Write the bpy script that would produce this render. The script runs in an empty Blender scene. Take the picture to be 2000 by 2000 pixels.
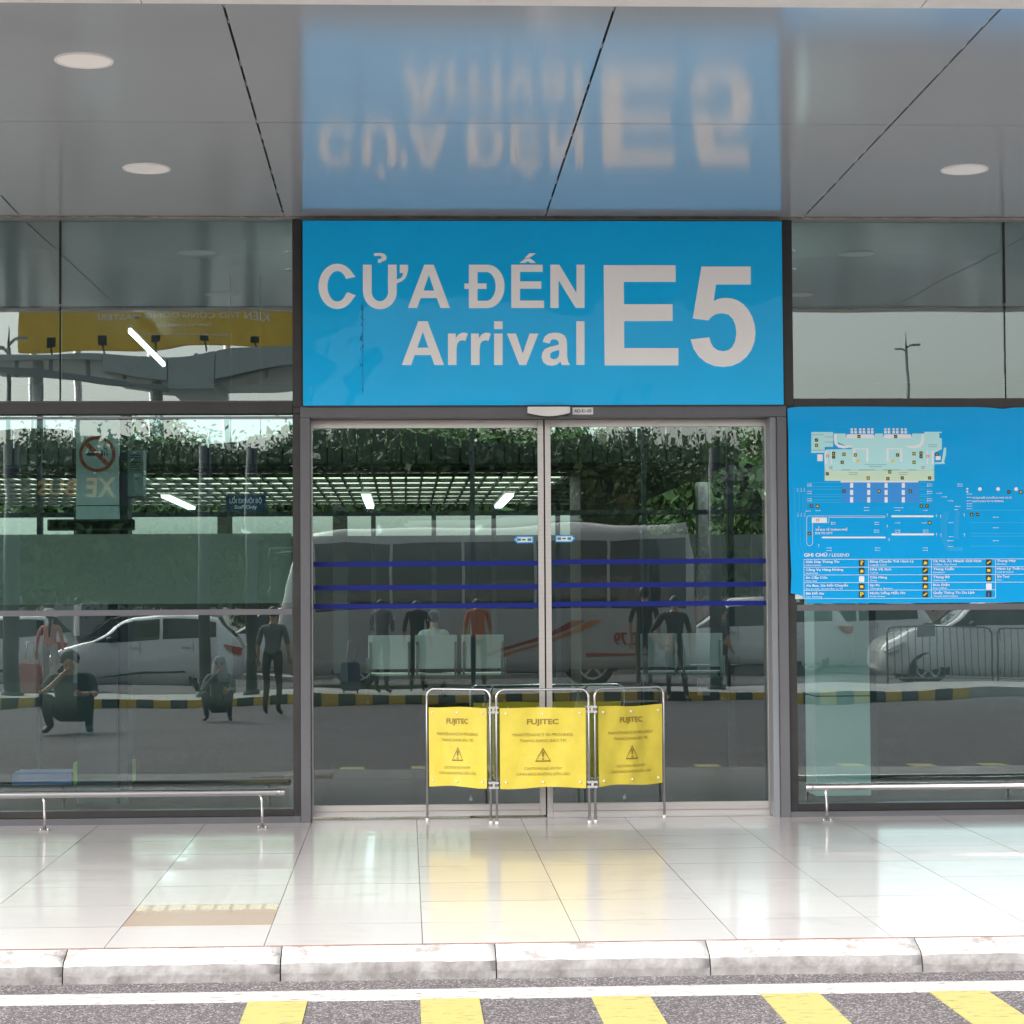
import bpy, bmesh, math, random
from mathutils import Vector, Matrix, Euler
PI = math.pi
R = math.radians
random.seed(7)
SC = bpy.context.scene
COL = SC.collection

# ---------------------------------------------------------------- camera
CAM_LOC = Vector((0.0, -15.44, 1.48))
F = 4400.0                                    # focal length in units of 1/2000 of the picture width
YAW, PITCH, ROLL = R(2.73), R(2.31), R(-0.37)
CAM_ROT = (Matrix.Rotation(-YAW, 3, 'Z') @ Matrix.Rotation(PI / 2 + PITCH, 3, 'X') @ Matrix.Rotation(ROLL, 3, 'Z'))
cam = bpy.data.cameras.new("camera")
cam.sensor_width = 36.0
cam.lens = 36.0 * F / 2000.0
cam.clip_start = 0.05
cam.clip_end = 2000
cam_o = bpy.data.objects.new("camera", cam)
COL.objects.link(cam_o)
cam_o.matrix_world = Matrix.Translation(CAM_LOC) @ CAM_ROT.to_4x4()
SC.camera = cam_o

# ---------------------------------------------------------------- world and sun (bright overcast)
SUN_EL, SUN_AZ = R(42), R(222)                # azimuth clockwise from +Y
world = bpy.data.worlds.new("World")
SC.world = world
world.use_nodes = True
wn = world.node_tree
wn.nodes.clear()
w_out = wn.nodes.new('ShaderNodeOutputWorld')
w_bg = wn.nodes.new('ShaderNodeBackground')
w_sky = wn.nodes.new('ShaderNodeTexSky')
w_hs = wn.nodes.new('ShaderNodeHueSaturation')
w_sky.sky_type = 'NISHITA'
w_sky.sun_disc = False
w_sky.sun_elevation = SUN_EL
w_sky.sun_rotation = SUN_AZ
w_sky.dust_density = 4.0
w_sky.air_density = 1.2
w_hs.inputs['Saturation'].default_value = 0.32
w_bg.inputs['Strength'].default_value = 0.12
wn.links.new(w_sky.outputs[0], w_hs.inputs['Color'])
wn.links.new(w_hs.outputs[0], w_bg.inputs['Color'])
wn.links.new(w_bg.outputs[0], w_out.inputs['Surface'])
sun = bpy.data.lights.new("sun", 'SUN')
sun.energy = 1.6
sun.angle = R(70)
sun.color = (1.0, 0.96, 0.90)
sun_o = bpy.data.objects.new("sun", sun)
COL.objects.link(sun_o)
sd = Vector((math.sin(SUN_AZ) * math.cos(SUN_EL), math.cos(SUN_AZ) * math.cos(SUN_EL), math.sin(SUN_EL)))
sun_o.rotation_euler = sd.to_track_quat('Z', 'Y').to_euler()
sun_o.location = sd * 60
SC.view_settings.view_transform = 'Standard'
SC.view_settings.look = 'None'
SC.view_settings.gamma = 1
SC.view_settings.use_curve_mapping = False
SC.view_settings.exposure = 1.64
SC.cycles.use_denoising = True
SC.cycles.max_bounces = 12
SC.cycles.glossy_bounces = 6
SC.cycles.transparent_max_bounces = 12
SC.cycles.caustics_reflective = False
SC.cycles.caustics_refractive = False
SC.cycles.sample_clamp_indirect = 6.0


def W(u, v, y):
    """point of the plane Y=y seen at photograph pixel (u, v)"""
    d = CAM_ROT @ Vector(((u - 1000) / F, -(v - 1000) / F, -1))
    t = (y - CAM_LOC.y) / d.y
    return CAM_LOC + d * t


GY = 0.06        # window glass plane


def WR(u, v, y):
    """place at real depth y (in front of the facade) whose mirror image in the glazing is at (u, v)"""
    p = W(u, v, 2 * GY - y)
    return Vector((p.x, y, p.z))


def UX(u, y, v=1178):
    return W(u, v, y).x


def VZ(v, y, u=1000):
    return W(u, v, y).z


# ---------------------------------------------------------------- materials
MATS = {}


def mat(name, color, rough=0.5, metal=0.0, coat=0.0, spec=0.5, noise=0.0, nscale=8.0, bump=0.0, bscale=40.0,
        stretch=(1, 1, 1), emit=None, es=0.0, c2=None, trans=0.0, coat_rough=0.03, wave=0.0, wscale=1.0):
    if name in MATS:
        return MATS[name]
    m = bpy.data.materials.new(name)
    m.use_nodes = True
    nt = m.node_tree
    b = nt.nodes['Principled BSDF']
    col = tuple(color) + (1,)
    b.inputs['Base Color'].default_value = col
    b.inputs['Roughness'].default_value = rough
    b.inputs['Metallic'].default_value = metal
    b.inputs['Coat Weight'].default_value = coat
    b.inputs['Coat Roughness'].default_value = coat_rough
    b.inputs['Specular IOR Level'].default_value = spec
    if emit:
        b.inputs['Emission Color'].default_value = tuple(emit) + (1,)
        b.inputs['Emission Strength'].default_value = es
    tc = nt.nodes.new('ShaderNodeTexCoord')
    mp = nt.nodes.new('ShaderNodeMapping')
    mp.inputs['Scale'].default_value = stretch
    nt.links.new(tc.outputs['Object'], mp.inputs['Vector'])
    if noise > 0 or c2:
        n = nt.nodes.new('ShaderNodeTexNoise')
        n.inputs['Scale'].default_value = nscale
        n.inputs['Detail'].default_value = 6
        n.inputs['Roughness'].default_value = 0.6
        nt.links.new(mp.outputs[0], n.inputs['Vector'])
        rp = nt.nodes.new('ShaderNodeValToRGB')
        rp.color_ramp.elements[0].position = 0.32
        rp.color_ramp.elements[1].position = 0.68
        lo = tuple(c2) if c2 else tuple(max(0, c * (1 - noise)) for c in color)
        hi = color if c2 else tuple(min(1, c * (1 + noise)) for c in color)
        rp.color_ramp.elements[0].color = tuple(lo) + (1,)
        rp.color_ramp.elements[1].color = tuple(hi) + (1,)
        nt.links.new(n.outputs['Fac'], rp.inputs['Fac'])
        nt.links.new(rp.outputs[0], b.inputs['Base Color'])
    if bump > 0 or wave > 0:
        last = None
        if wave > 0:
            n3 = nt.nodes.new('ShaderNodeTexNoise')
            n3.inputs['Scale'].default_value = wscale
            n3.inputs['Detail'].default_value = 1
            nt.links.new(mp.outputs[0], n3.inputs['Vector'])
            b3 = nt.nodes.new('ShaderNodeBump')
            b3.inputs['Distance'].default_value = wave
            nt.links.new(n3.outputs['Fac'], b3.inputs['Height'])
            last = b3
            nt.links.new(b3.outputs[0], b.inputs['Coat Normal'])
        if bump > 0:
            n2 = nt.nodes.new('ShaderNodeTexNoise')
            n2.inputs['Scale'].default_value = bscale
            n2.inputs['Detail'].default_value = 4
            nt.links.new(mp.outputs[0], n2.inputs['Vector'])
            b2 = nt.nodes.new('ShaderNodeBump')
            b2.inputs['Distance'].default_value = bump
            nt.links.new(n2.outputs['Fac'], b2.inputs['Height'])
            if last:
                nt.links.new(last.outputs[0], b2.inputs['Normal'])
            last = b2
        nt.links.new(last.outputs[0], b.inputs['Normal'])
    MATS[name] = m
    return m


def glass(name, tint, refl, wave=0.0006, wscale=1.2, stretch=(1, 1, 1), haze=0.0, hazecol=(0.3, 0.32, 0.3), rcol=(1, 1, 1)):
    if name in MATS:
        return MATS[name]
    m = bpy.data.materials.new(name)
    m.use_nodes = True
    nt = m.node_tree
    nt.nodes.clear()
    N = nt.nodes.new
    L = nt.links.new
    out = N('ShaderNodeOutputMaterial')
    tr = N('ShaderNodeBsdfTransparent')
    tr.inputs[0].default_value = tuple(tint) + (1,)
    gl = N('ShaderNodeBsdfGlossy')
    gl.inputs['Color'].default_value = tuple(rcol) + (1,)
    gl.inputs['Roughness'].default_value = 0.0
    mx = N('ShaderNodeMixShader')
    fr = N('ShaderNodeFresnel')
    fr.inputs[0].default_value = 1.52
    ad = N('ShaderNodeMath')
    ad.operation = 'ADD'
    ad.use_clamp = True
    ad.inputs[1].default_value = refl
    L(fr.outputs[0], ad.inputs[0])
    tc = N('ShaderNodeTexCoord')
    mp = N('ShaderNodeMapping')
    mp.inputs['Scale'].default_value = stretch
    L(tc.outputs['Object'], mp.inputs[0])
    ns = N('ShaderNodeTexNoise')
    ns.inputs['Scale'].default_value = wscale
    ns.inputs['Detail'].default_value = 1.5
    L(mp.outputs[0], ns.inputs['Vector'])
    bp = N('ShaderNodeBump')
    bp.inputs['Distance'].default_value = wave
    L(ns.outputs['Fac'], bp.inputs['Height'])
    L(bp.outputs[0], gl.inputs['Normal'])
    L(ad.outputs[0], mx.inputs[0])
    base = tr
    if haze > 0:
        df = N('ShaderNodeBsdfDiffuse')
        df.inputs[0].default_value = tuple(hazecol) + (1,)
        tl = N('ShaderNodeBsdfTranslucent')
        tl.inputs[0].default_value = tuple(hazecol) + (1,)
        m3 = N('ShaderNodeMixShader')
        m3.inputs[0].default_value = 0.4
        L(df.outputs[0], m3.inputs[1])
        L(tl.outputs[0], m3.inputs[2])
        m2 = N('ShaderNodeMixShader')
        m2.inputs[0].default_value = haze
        L(tr.outputs[0], m2.inputs[1])
        L(m3.outputs[0], m2.inputs[2])
        base = m2
    L(base.outputs[0], mx.inputs[1])
    L(gl.outputs[0], mx.inputs[2])
    L(mx.outputs[0], out.inputs[0])
    MATS[name] = m
    return m


def paint_mat(name, color, cover=0.62, nscale=14.0, under=(0.2, 0.19, 0.19), rough=0.6, stretch=(1, 1, 1), soft=0.12):
    """worn paint over concrete or asphalt"""
    m = mat(name, color, rough=rough, bump=0.002, bscale=60)
    nt = m.node_tree
    b = nt.nodes['Principled BSDF']
    N = nt.nodes.new
    L = nt.links.new
    tc = N('ShaderNodeTexCoord')
    mp = N('ShaderNodeMapping')
    mp.inputs['Scale'].default_value = stretch
    n = N('ShaderNodeTexNoise')
    n.inputs['Scale'].default_value = nscale
    n.inputs['Detail'].default_value = 10
    n.inputs['Roughness'].default_value = 0.72
    r = N('ShaderNodeValToRGB')
    r.color_ramp.elements[0].position = cover
    r.color_ramp.elements[1].position = cover + soft
    r.color_ramp.elements[0].color = tuple(color) + (1,)
    r.color_ramp.elements[1].color = tuple(under) + (1,)
    L(tc.outputs['Object'], mp.inputs[0])
    L(mp.outputs[0], n.inputs['Vector'])
    L(n.outputs['Fac'], r.inputs[0])
    L(r.outputs[0], b.inputs['Base Color'])
    return m


def asphalt_mat():
    m = mat('asphalt', (0.085, 0.075, 0.078), rough=0.9)
    nt = m.node_tree
    b = nt.nodes['Principled BSDF']
    N = nt.nodes.new
    L = nt.links.new
    tc = N('ShaderNodeTexCoord')
    v = N('ShaderNodeTexVoronoi')
    v.inputs['Scale'].default_value = 140
    r = N('ShaderNodeValToRGB')
    r.color_ramp.elements[0].position = 0.0
    r.color_ramp.elements[0].color = (0.065, 0.058, 0.060, 1)
    r.color_ramp.elements[1].position = 1.0
    r.color_ramp.elements[1].color = (0.42, 0.39, 0.40, 1)
    e = r.color_ramp.elements.new(0.62)
    e.color = (0.120, 0.106, 0.111, 1)
    sep = N('ShaderNodeSeparateColor')
    L(tc.outputs['Object'], v.inputs['Vector'])
    L(v.outputs['Color'], sep.inputs[0])
    pw = N('ShaderNodeMath')
    pw.operation = 'POWER'
    pw.inputs[1].default_value = 1.6
    L(sep.outputs[0], pw.inputs[0])
    L(pw.outputs[0], r.inputs[0])
    n = N('ShaderNodeTexNoise')
    n.inputs['Scale'].default_value = 1.1
    n.inputs['Detail'].default_value = 5
    L(tc.outputs['Object'], n.inputs['Vector'])
    mr = N('ShaderNodeMapRange')
    mr.inputs[3].default_value = 0.75
    mr.inputs[4].default_value = 1.25
    L(n.outputs['Fac'], mr.inputs[0])
    mx = N('ShaderNodeMix')
    mx.data_type = 'RGBA'
    mx.blend_type = 'MULTIPLY'
    mx.inputs[0].default_value = 1.0
    L(r.outputs[0], mx.inputs[6])
    L(mr.outputs[0], mx.inputs[7])
    L(mx.outputs[2], b.inputs['Base Color'])
    bp = N('ShaderNodeBump')
    bp.inputs['Distance'].default_value = 0.006
    L(v.outputs['Distance'], bp.inputs['Height'])
    L(bp.outputs[0], b.inputs['Normal'])
    return m


M_ASPH = asphalt_mat()
M_TILE = mat('polished_porcelain', (0.56, 0.53, 0.52), rough=0.2, noise=0.015, nscale=3, stretch=(0.6, 4, 1), spec=0.3, coat=0.30, coat_rough=0.015, wave=0.0009, wscale=1.6)
def tile_variation(m):
    nt = m.node_tree
    b = nt.nodes['Principled BSDF']
    src = b.inputs['Base Color'].links[0].from_socket
    oi = nt.nodes.new('ShaderNodeObjectInfo')
    mr = nt.nodes.new('ShaderNodeMapRange')
    mr.inputs[3].default_value = 0.955
    mr.inputs[4].default_value = 1.03
    nt.links.new(oi.outputs['Random'], mr.inputs[0])
    mx = nt.nodes.new('ShaderNodeMix')
    mx.data_type = 'RGBA'
    mx.blend_type = 'MULTIPLY'
    mx.inputs[0].default_value = 1
    nt.links.new(src, mx.inputs[6])
    nt.links.new(mr.outputs[0], mx.inputs[7])
    ge = nt.nodes.new('ShaderNodeNewGeometry')
    n = nt.nodes.new('ShaderNodeTexNoise')
    n.inputs['Scale'].default_value = 2.3
    n.inputs['Detail'].default_value = 8
    n.inputs['Roughness'].default_value = 0.7
    nt.links.new(ge.outputs['Position'], n.inputs['Vector'])
    r = nt.nodes.new('ShaderNodeMapRange')
    r.inputs[1].default_value = 0.42
    r.inputs[2].default_value = 0.75
    r.inputs[3].default_value = 0.012
    r.inputs[4].default_value = 0.13
    nt.links.new(n.outputs['Fac'], r.inputs[0])
    nt.links.new(r.outputs[0], b.inputs['Coat Roughness'])
    r2 = nt.nodes.new('ShaderNodeMapRange')
    r2.inputs[1].default_value = 0.55
    r2.inputs[2].default_value = 0.80
    r2.inputs[3].default_value = 1.0
    r2.inputs[4].default_value = 0.80
    nt.links.new(n.outputs['Fac'], r2.inputs[0])
    m2 = nt.nodes.new('ShaderNodeMix')
    m2.data_type = 'RGBA'
    m2.blend_type = 'MULTIPLY'
    m2.inputs[0].default_value = 1
    nt.links.new(mx.outputs[2], m2.inputs[6])
    nt.links.new(r2.outputs[0], m2.inputs[7])
    nt.links.new(m2.outputs[2], b.inputs['Base Color'])


tile_variation(M_TILE)
M_TILE_BEIGE = mat('beige_porcelain', (0.50, 0.37, 0.28), rough=0.2, noise=0.02, nscale=5, coat=0.5, coat_rough=0.015)
M_GROUT = mat('grout', (0.10, 0.09, 0.085), rough=0.9, noise=0.2)
M_CONC = mat('weathered_concrete', (0.24, 0.235, 0.235), rough=0.9, noise=0.35, nscale=12, bump=0.008, bscale=24, c2=(0.13, 0.12, 0.118))
M_KERBPAINT = paint_mat('worn_white_kerb_paint', (0.50, 0.49, 0.48), cover=0.51, nscale=8, under=(0.26, 0.235, 0.225), soft=0.10)
M_ROADWHITE = paint_mat('white_road_paint', (0.46, 0.45, 0.44), cover=0.54, nscale=17, under=(0.13, 0.12, 0.115), soft=0.07, stretch=(0.7, 3, 1))
M_ROADYEL = paint_mat('yellow_road_paint', (0.40, 0.355, 0.12), cover=0.56, nscale=16, under=(0.17, 0.14, 0.09), soft=0.06, stretch=(0.6, 2.5, 1))
M_SOFFIT = mat('aluminium_composite_panel', (0.61, 0.635, 0.67), rough=0.115, metal=0.42, noise=0.02, nscale=0.8)
M_WHITETRIM = mat('white_trim', (0.78, 0.76, 0.74), rough=0.45, noise=0.05)
M_DARK = mat('dark_joint', (0.012, 0.012, 0.013), rough=0.7, noise=0.3, nscale=20)
M_BLACKFR = mat('black_frame', (0.022, 0.020, 0.020), rough=0.35, noise=0.25, nscale=9)
M_GREYFR = mat('grey_frame', (0.105, 0.105, 0.115), rough=0.42, noise=0.08, nscale=5, stretch=(1, 1, 0.2))
M_GREYFR2 = mat('light_grey_frame', (0.21, 0.22, 0.24), rough=0.38, noise=0.08, nscale=5, stretch=(1, 1, 0.2))
M_SILVER = mat('brushed_aluminium', (0.52, 0.49, 0.47), rough=0.33, metal=0.7, noise=0.06, nscale=6, stretch=(0.3, 1, 18), bump=0.0002, bscale=60)
M_STEEL = mat('stainless_steel', (0.68, 0.66, 0.65), rough=0.14, metal=1.0, bump=0.0002, bscale=60)
M_CHROME = mat('chromed_tube', (0.60, 0.60, 0.61), rough=0.18, metal=1.0)
M_SIGNBLUE = mat('sign_blue', (0.0, 0.47, 0.92), rough=0.5, noise=0.02, nscale=2, coat=0.26, coat_rough=0.03, wave=0.009, wscale=2.2, spec=0.15)
M_MAPBLUE = mat('map_blue', (0.0, 0.35, 0.76), rough=0.45, spec=0.15, noise=0.02, nscale=2, coat=0.12, coat_rough=0.06, wave=0.01, wscale=2.0)
M_LETTER = mat('white_letter', (0.90, 0.89, 0.88), rough=0.4)
M_YELLOW = mat('yellow_vinyl', (0.64, 0.52, 0.055), rough=0.5, noise=0.06, nscale=9, bump=0.0012, bscale=90)
M_PRINT = mat('brown_print', (0.26, 0.17, 0.025), rough=0.5)
M_BLUESTRIPE = mat('blue_film', (0.004, 0.014, 0.17), rough=0.45, spec=0.2)
M_ROADYEL2 = paint_mat('worn_brown_yellow_paint', (0.34, 0.20, 0.05), cover=0.5, nscale=4, under=(0.10, 0.085, 0.08), soft=0.12)
M_MAPPALE = mat('map_pale_cyan', (0.42, 0.74, 0.76), rough=0.45)
M_MAPPALE2 = mat('map_pale_green', (0.55, 0.72, 0.55), rough=0.45)
M_MAPWHITE = mat('map_white', (0.74, 0.78, 0.82), rough=0.45)
M_MAPLINE = mat('map_light_blue_line', (0.12, 0.50, 0.78), rough=0.45)
M_MAPZONE = mat('map_zone_blue', (0.02, 0.26, 0.70), rough=0.45)
M_MAPBLACK = mat('map_black', (0.02, 0.02, 0.015), rough=0.45)
M_MAPYEL = mat('map_yellow', (0.80, 0.58, 0.02), rough=0.45)
M_MAPRED = mat('map_red', (0.65, 0.16, 0.10), rough=0.45)
M_GLASS = glass('tinted_window_glass', (0.75, 0.905, 0.885), 0.083, wave=0.0011, wscale=0.9, stretch=(0.8, 1, 2.2))
M_GLASSD = glass('door_glass', (0.77, 0.90, 0.88), 0.06, wave=0.0009, wscale=0.9, stretch=(0.7, 1, 2.6))
M_FROST = mat('frosted_film', (0.18, 0.19, 0.18), rough=0.7)
M_CARGLASS = mat('car_glass', (0.012, 0.016, 0.018), rough=0.03, coat=0.6)
M_TYRE = mat('tyre_rubber', (0.012, 0.012, 0.012), rough=0.85, noise=0.2)
M_RIM = mat('alloy_rim', (0.55, 0.55, 0.56), rough=0.3, metal=0.8)
M_BLACKPL = mat('black_plastic', (0.02, 0.02, 0.021), rough=0.5)
M_RED = mat('red_lens', (0.45, 0.03, 0.02), rough=0.15, coat=0.6)
M_LENS = mat('clear_lens', (0.75, 0.75, 0.75), rough=0.1, coat=0.6)
M_KERBY = paint_mat('yellow_kerb_paint', (0.62, 0.40, 0.04), cover=0.6, nscale=8)
M_KERBK = paint_mat('black_kerb_paint', (0.03, 0.03, 0.03), cover=0.6, nscale=8)
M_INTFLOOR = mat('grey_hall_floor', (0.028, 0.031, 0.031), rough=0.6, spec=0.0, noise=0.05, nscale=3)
M_PILLAR = mat('pillar_cladding', (0.78, 0.82, 0.82), rough=0.4, noise=0.02)
M_DARKSTEEL = mat('dark_painted_steel', (0.025, 0.032, 0.038), rough=0.5, noise=0.1)
M_SEAT = mat('perforated_steel_seat', (0.60, 0.66, 0.63), rough=0.45, metal=0.2, noise=0.04)
M_CONCFLAT = mat('median_concrete', (0.38, 0.37, 0.36), rough=0.85, noise=0.12, nscale=2)
M_SKIN = mat('skin', (0.42, 0.24, 0.16), rough=0.5)
M_HAIR = mat('black_hair', (0.010, 0.009, 0.008), rough=0.45)
M_LAMP = mat('white_diffuser', (0.85, 0.82, 0.79), rough=0.4, emit=(1.0, 0.94, 0.9), es=0.03)
M_TUBE = mat('lit_tube', (0.9, 0.9, 0.9), rough=0.4, emit=(0.95, 1.0, 1.0), es=1.6)
M_TUBE2 = mat('bright_tube', (0.9, 0.9, 0.9), rough=0.4, emit=(0.97, 1.0, 0.98), es=5.0)
M_TUBE3 = mat('added_hidden_tube', (0.9, 0.9, 0.9), rough=0.4, emit=(0.97, 1.0, 0.98), es=14.0)  # for the added tubes out of sight that brighten pillars and ceiling
M_BARK = mat('bark', (0.10, 0.075, 0.055), rough=0.9, noise=0.3, nscale=12)
M_LEAF1 = mat('leaf_green', (0.085, 0.145, 0.036), rough=0.5, noise=0.45, nscale=2.2)
M_LEAF2 = mat('leaf_dark_green', (0.06, 0.10, 0.034), rough=0.5, noise=0.4, nscale=2.2)


# ---------------------------------------------------------------- building helpers
class MB:
    def __init__(s):
        s.bm = bmesh.new()

    def box(s, x0, x1, y0, y1, z0, z1, mi=0):
        c = [s.bm.verts.new(p) for p in ((x0, y0, z0), (x1, y0, z0), (x1, y1, z0), (x0, y1, z0), (x0, y0, z1), (x1, y0, z1), (x1, y1, z1), (x0, y1, z1))]
        for f in ((0, 3, 2, 1), (4, 5, 6, 7), (0, 1, 5, 4), (1, 2, 6, 5), (2, 3, 7, 6), (3, 0, 4, 7)):
            s.bm.faces.new([c[i] for i in f]).material_index = mi
        return s

    def quad(s, pts, mi=0):
        s.bm.faces.new([s.bm.verts.new(p) for p in pts]).material_index = mi
        return s

    def prism(s, pts2, y0, y1, axes='xz', mi=0):
        """extrude polygon (list of 2D) between y0 and y1; axes picks the plane"""
        def P(a, b, c):
            return (a, c, b) if axes == 'xz' else ((c, a, b) if axes == 'yz' else (a, b, c))
        A = [s.bm.verts.new(P(a, b, y0)) for a, b in pts2]
        B = [s.bm.verts.new(P(a, b, y1)) for a, b in pts2]
        n = len(A)
        s.bm.faces.new(A).material_index = mi
        s.bm.faces.new(B[::-1]).material_index = mi
        for i in range(n):
            s.bm.faces.new((A[i], B[i], B[(i + 1) % n], A[(i + 1) % n])).material_index = mi
        return s

    def tube(s, pts, r, seg=10, cap=True, r2=None, mi=0):
        pts = [Vector(p) for p in pts]
        rings = []
        up = None
        for i, p in enumerate(pts):
            if i == 0:
                d = pts[1] - p
            elif i == len(pts) - 1:
                d = p - pts[i - 1]
            else:
                d = (pts[i + 1] - p).normalized() + (p - pts[i - 1]).normalized()
            d.normalize()
            if up is None:
                up = Vector((0, 0, 1)) if abs(d.z) < 0.9 else Vector((1, 0, 0))
            a = d.cross(up)
            if a.length < 1e-4:
                a = d.cross(Vector((0, 1, 0)))
            a.normalize()
            b = a.cross(d).normalized()
            up = b
            rr = r if r2 is None else r + (r2 - r) * i / (len(pts) - 1)
            rings.append([s.bm.verts.new(p + (a * math.cos(2 * PI * k / seg) + b * math.sin(2 * PI * k / seg)) * rr) for k in range(seg)])
        for i in range(len(rings) - 1):
            for k in range(seg):
                f = s.bm.faces.new((rings[i][k], rings[i][(k + 1) % seg], rings[i + 1][(k + 1) % seg], rings[i + 1][k]))
                f.smooth = True
                f.material_index = mi
        if cap:
            s.bm.faces.new(rings[0][::-1]).material_index = mi
            s.bm.faces.new(rings[-1]).material_index = mi
        return s

    def sphere(s, c, r, sx=1, sy=1, sz=1, seg=12, mi=0):
        m = Matrix.Translation(c) @ Matrix.Diagonal((r * sx, r * sy, r * sz, 1))
        g = bmesh.ops.create_uvsphere(s.bm, u_segments=seg, v_segments=seg // 2 + 2, radius=1, matrix=m)
        for v in g['verts']:
            for f in v.link_faces:
                f.smooth = True
                f.material_index = mi
        return s

    def build(s, name, mats, parent=None, bevel=0.0):
        if bevel > 0:
            bmesh.ops.bevel(s.bm, geom=s.bm.edges[:], offset=bevel, segments=2, affect='EDGES', clamp_overlap=True)
        bmesh.ops.recalc_face_normals(s.bm, faces=s.bm.faces[:])
        me = bpy.data.meshes.new(name)
        s.bm.to_mesh(me)
        s.bm.free()
        return link(name, me, mats, parent)


def link(name, me, mats, parent=None):
    for m in (mats if isinstance(mats, (list, tuple)) else [mats]):
        me.materials.append(m)
    o = bpy.data.objects.new(name, me)
    COL.objects.link(o)
    if parent:
        o.parent = parent
        if parent.type == 'EMPTY':
            o.matrix_parent_inverse = Matrix.Translation(-parent.location)
    return o


def tag(o, label=None, cat=None, group=None, kind=None):
    if label: o['label'] = label
    if cat: o['category'] = cat
    if group: o['group'] = group
    if kind: o['kind'] = kind
    return o


def thing(name, label, cat, loc=(0, 0, 0), group=None):
    o = bpy.data.objects.new(name, None)
    o.empty_display_size = 0.2
    o.location = loc
    COL.objects.link(o)
    return tag(o, label, cat, group)


def dup(root, loc=None, rz=None, label=None, group=None):
    """copy of a thing with its parts and sub-parts; mesh data shared"""
    def rec(o, par):
        c = o.copy()
        COL.objects.link(c)
        if par is not None:
            c.parent = par
            c.matrix_parent_inverse = o.matrix_parent_inverse.copy()
        for ch in KIDS.get(o.name, []):
            rec(ch, c)
        return c
    kids()
    r = rec(root, None)
    if loc is not None: r.location = loc
    if rz is not None: r.rotation_euler.z = rz
    if label: r['label'] = label
    if group: r['group'] = group
    return r


KIDS = {}


def kids():
    KIDS.clear()
    for o in bpy.data.objects:
        if o.parent:
            KIDS.setdefault(o.parent.name, []).append(o)


def rects(u0, v0, u1, v1, y):
    """world x0,x1,z0,z1 of a pixel rectangle on the plane Y=y"""
    um, vm = (u0 + u1) / 2, (v0 + v1) / 2
    return UX(u0, y, vm), UX(u1, y, vm), VZ(v1, y, um), VZ(v0, y, um)


def pbox(mb, u0, v0, u1, v1, yf, depth, mi=0):
    x0, x1, z0, z1 = rects(u0, v0, u1, v1, yf)
    mb.box(x0, x1, yf, yf + depth, z0, z1, mi)
    return mb


def text_mesh(s, offset=0.0, spacing=1.0):
    cu = bpy.data.curves.new("txt", 'FONT')
    cu.body = s
    cu.offset = offset
    cu.resolution_u = 3
    cu.space_character = spacing
    ob = bpy.data.objects.new("txt", cu)
    COL.objects.link(ob)
    dg = bpy.context.evaluated_depsgraph_get()
    me = bpy.data.meshes.new_from_object(ob.evaluated_get(dg))
    bpy.data.objects.remove(ob)
    bpy.data.curves.remove(cu)
    xs = [v.co.x for v in me.vertices]
    return me, (min(xs), max(xs)) if xs else (0, 0)


_CAP = []


def lettering(s, x0, x1, zb, cap, y, m, parent, name='lettering', offset=0.0, mirror=False, frame=None, thick=0.0, just='fit'):
    """flat text on the plane Y=y, facing -Y; x0..x1 is the width, zb the baseline, cap the capital height.
    D with stroke is drawn as D plus a bar. frame = 4x4 matrix taking local (x, y, z) to world."""
    if not _CAP:
        me, _ = text_mesh("H")
        zz = [v.co.y for v in me.vertices]
        _CAP.append(max(zz) - min(zz))
    bars = []
    plain = s.replace('Đ', 'D')
    for i, ch in enumerate(s):
        if ch == 'Đ':
            _, (a, b) = text_mesh(plain[:i + 1], offset)
            _, (c, d) = text_mesh('D', offset)
            bars.append(b - (d - c))
    me, (lo, hi) = text_mesh(plain, offset)
    sz = cap / _CAP[0]
    sx = (x1 - x0) / (hi - lo) if just == 'fit' else sz
    sg = -1 if mirror else 1
    mb = MB()
    base = x0 if not mirror else x1
    vs = [mb.bm.verts.new((base + sg * (v.co.x - lo) * sx, y, zb + v.co.y * sz)) for v in me.vertices]
    for p in me.polygons:
        try:
            mb.bm.faces.new([vs[i] for i in p.vertices])
        except ValueError:
            pass
    for b in bars:
        xa = base + sg * (b - 0.07 - lo) * sx
        xb = base + sg * (b + 0.22 - lo) * sx
        z = zb + cap * 0.5
        t = cap * 0.055
        mb.quad([(xa, y - 0.0006, z - t), (xb, y - 0.0006, z - t), (xb, y - 0.0006, z + t), (xa, y - 0.0006, z + t)])
    if frame is not None:
        bmesh.ops.transform(mb.bm, matrix=frame, verts=mb.bm.verts[:])
    bpy.data.meshes.remove(me)
    return mb.build(name, m, parent)


def curve_fill(loops, y, thick):
    """filled outline with holes -> mesh data in world XZ plane at Y=y (front face at y)"""
    cu = bpy.data.curves.new("c", 'CURVE')
    cu.dimensions = '2D'
    cu.fill_mode = 'BOTH'
    cu.extrude = thick / 2
    for lp in loops:
        sp = cu.splines.new('POLY')
        sp.points.add(len(lp) - 1)
        for i, (a, b) in enumerate(lp):
            sp.points[i].co = (a, b, 0, 1)
        sp.use_cyclic_u = True
    ob = bpy.data.objects.new("c", cu)
    COL.objects.link(ob)
    dg = bpy.context.evaluated_depsgraph_get()
    me = bpy.data.meshes.new_from_object(ob.evaluated_get(dg))
    bpy.data.objects.remove(ob)
    bpy.data.curves.remove(cu)
    me.transform(Matrix.Translation((0, y + thick / 2, 0)) @ Matrix.Rotation(PI / 2, 4, 'X'))
    return me


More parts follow.
